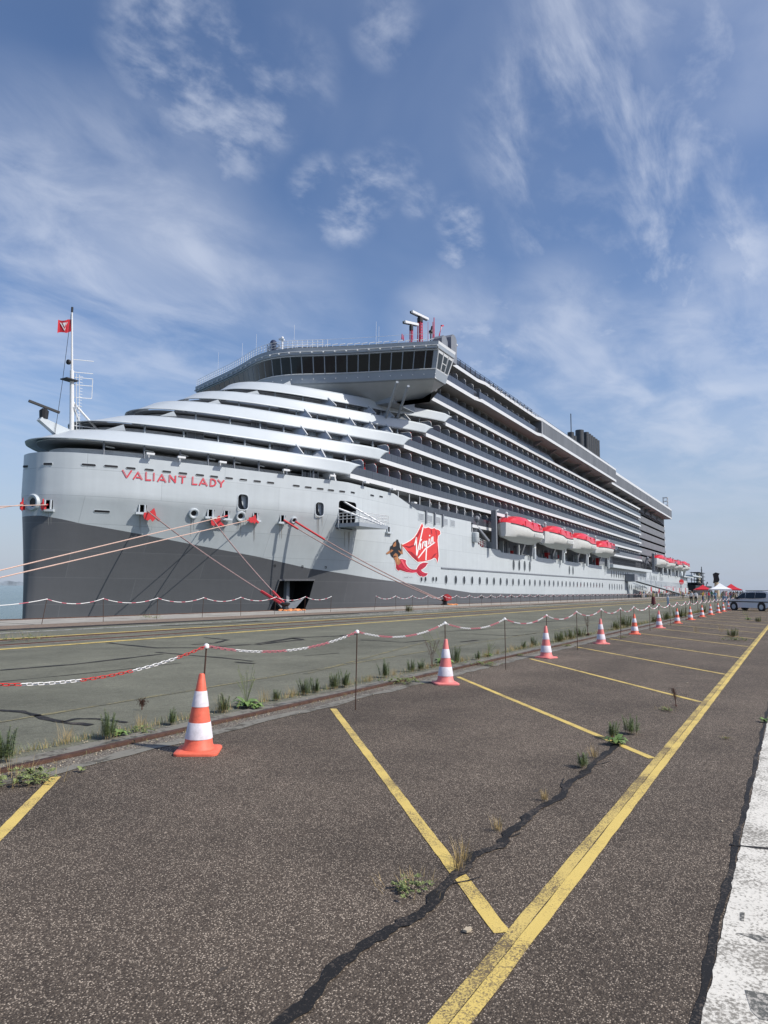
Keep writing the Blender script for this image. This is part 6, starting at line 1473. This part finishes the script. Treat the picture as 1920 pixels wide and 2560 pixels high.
# ------------------------------------------------------------------ gangways and far quay clutter
def truss(name, p, q, w, h, label, m=M['band'], cat='gangway'):
    p = Vector(p); q = Vector(q); r = empty(name, p, label, cat); d = (q - p); u = d.cross(Vector((0, 0, 1))).normalized() * w / 2; z = Vector((0, 0, h)); b = MB(); b.add([-u, u, d + u, d - u], [(0, 1, 2, 3)]); b.build('walkway', M['midgrey'], r)
    for s in (-1, 1):
        b = MB(); b.beam(u * s, d + u * s, .18, .25); b.beam(u * s + z, d + u * s + z, .10, .10); b.beam(u * s + z * .5, d + u * s + z * .5, .06, .06); n = int(d.length / 1.6)
        for i in range(n + 1): a = d * (i / n) + u * s; b.beam(a, a + z, .07)
        b.build('side_frame', m, r)
    return r
gp = onY(1572, 1447, 41.0); gq = onY(1722, 1496, 27.0)
truss('gangway', (gp.x, 41.2, gp.z), (gq.x, 27.0, max(.2, gq.z)), 2.2, 1.5, 'long sloping passenger gangway from the ship side down to the quay')
b = MB(); b.box((gp.x - 2, 39.0, gp.z - .8), (gp.x + 2.5, 41.6, gp.z + 1.3)); tag(b.build('gangway_platform', M['midgrey']), 'grey platform box where the long gangway meets the hull', 'platform')
a = onY(1615, 1462, 38); c = onY(1700, 1468, 33)
gr = truss('covered_gangway', (a.x, 39.5, 2.9), (a.x + 62, 35.5, 2.5), 2.4, 2.0, 'level covered gangway with white and dark stripes along the hull')
b = MB()
for i in range(30):
    b.mi = 1 if i % 5 == 2 else 0; b.box((a.x + i * 2, 37.6 - i * .13, 1.0), (a.x + i * 2 + 1.5, 37.7 - i * .13, 2.8))
tag(b.build('patterned_screen', [M['rail_w'], M['red']]), 'patterned screen with red and white blocks beside the hull near the gangway', 'screen')
# pink supergraphic near the stern
b = MB(); b.box((274, SY - .03, 1.2), (303, SY, 3.4)); part(b, 'stern_graphic', mat('faded_pink_graphic', (.6, .33, .36), .6, var=.3, vs=.4))
def base(px, y): d = ray(px, 1480); return C0.x + d.x * (y / d.y)
# dark ship beyond, with a pale mast and derrick
dk = empty('work_ship', (487, 60, -5), 'dark hulled work ship beyond the stern with pale funnel and tall mast', 'ship')
b = MB(); b.prism([(0, -5, 0), (100, -5, 0), (115, 0, 0), (100, 5, 0), (0, 5, 0)], (0, 0, 10.5)); b.build('hull', M['blk'], dk)
b = MB(); b.box((20, -4, 10.5), (60, 4, 12.5)); b.build('deckhouse', M['dkgrey'], dk)
b = MB(); b.lathe([(1.9, 10), (1.6, 14), (1.1, 18), (1.7, 18.8), (1.6, 19.8)], 12, (62, 0, 0)); b.build('funnel', mat('cream_funnel_paint', (.6, .55, .4), .6), dk)
b = MB(); b.tube([(84, 0, 10), (84, 0, 25)], .7, 8, r2=.25)
for z in (17, 20, 22.5): b.beam((80, 0, z), (88, 0, z), .35)
b.build('mast', M['dkgrey'], dk)
b = MB(); b.beam((108, 0, 10), (120, 0, 14), .5); b.beam((120, 0, 14), (124, 0, 13), .5); b.build('derrick', M['dkgrey'], dk)
# scaffold tower
sc = empty('scaffold_tower', (503, 55, 0), 'open scaffold tower with several decks behind the stern', 'scaffold')
b = MB()
for x in (0, 15, 30):
    for y in (0, 4): b.box((x, y, 0), (x + .5, y + .35, 14.5))
b.build('upright', M['dkgrey'], sc); b = MB()
for z in (4, 6.5, 9, 11.5, 14): b.box((-1, -1, z), (32, 5, z + .3))
for z in (4, 6.5, 9, 11.5): b.beam((0, 0, z), (15, 0, z + 2.5), .25)
b.build('deck', M['dkgrey'], sc)
b = MB(); b.box((-46, -2, 10.6), (2, 8, 11.4)); o = b.build('walkway', M['band'], sc)
# dark bust-like mooring crane behind the tents, sign
p = onZ(1793, 1491); cr = empty('quay_crane', (p.x, p.y, 0), 'short dark knuckle crane with pale base behind the white tent', 'crane'); cr.scale = (.62, .62, .62); cr.rotation_euler = (0, 0, -1.35)
b = MB(); b.lathe([(1.3, 0), (1.2, 6), (1.0, 7.5)], 10); b.build('pedestal', mat('cream_crane_paint', (.55, .45, .3), .6), cr); b = MB(); b.prism([(-1.6, 0, 7.2), (.3, 0, 6.8), (1.5, 0, 8.8), (1.1, 0, 11.2), (1.7, 0, 12.4), (-.2, 0, 13.0), (-1.6, 0, 12.2), (-1.2, 0, 9.4)], (0, 1.6, 0)); b.build('jib', M['blk'], cr)
sp = base(1703, 36); sg = empty('round_sign', (sp, 36, 0), 'red round sign on a post near the stern', 'sign')
MB().box((-.15, -.15, 0), (.15, .15, 4.6)).build('post', M['midgrey'], sg); MB().tube([(-.1, -.3, 5.0), (.1, -.1, 5.0)], .95, 16).build('sign_disc', M['red'], sg)
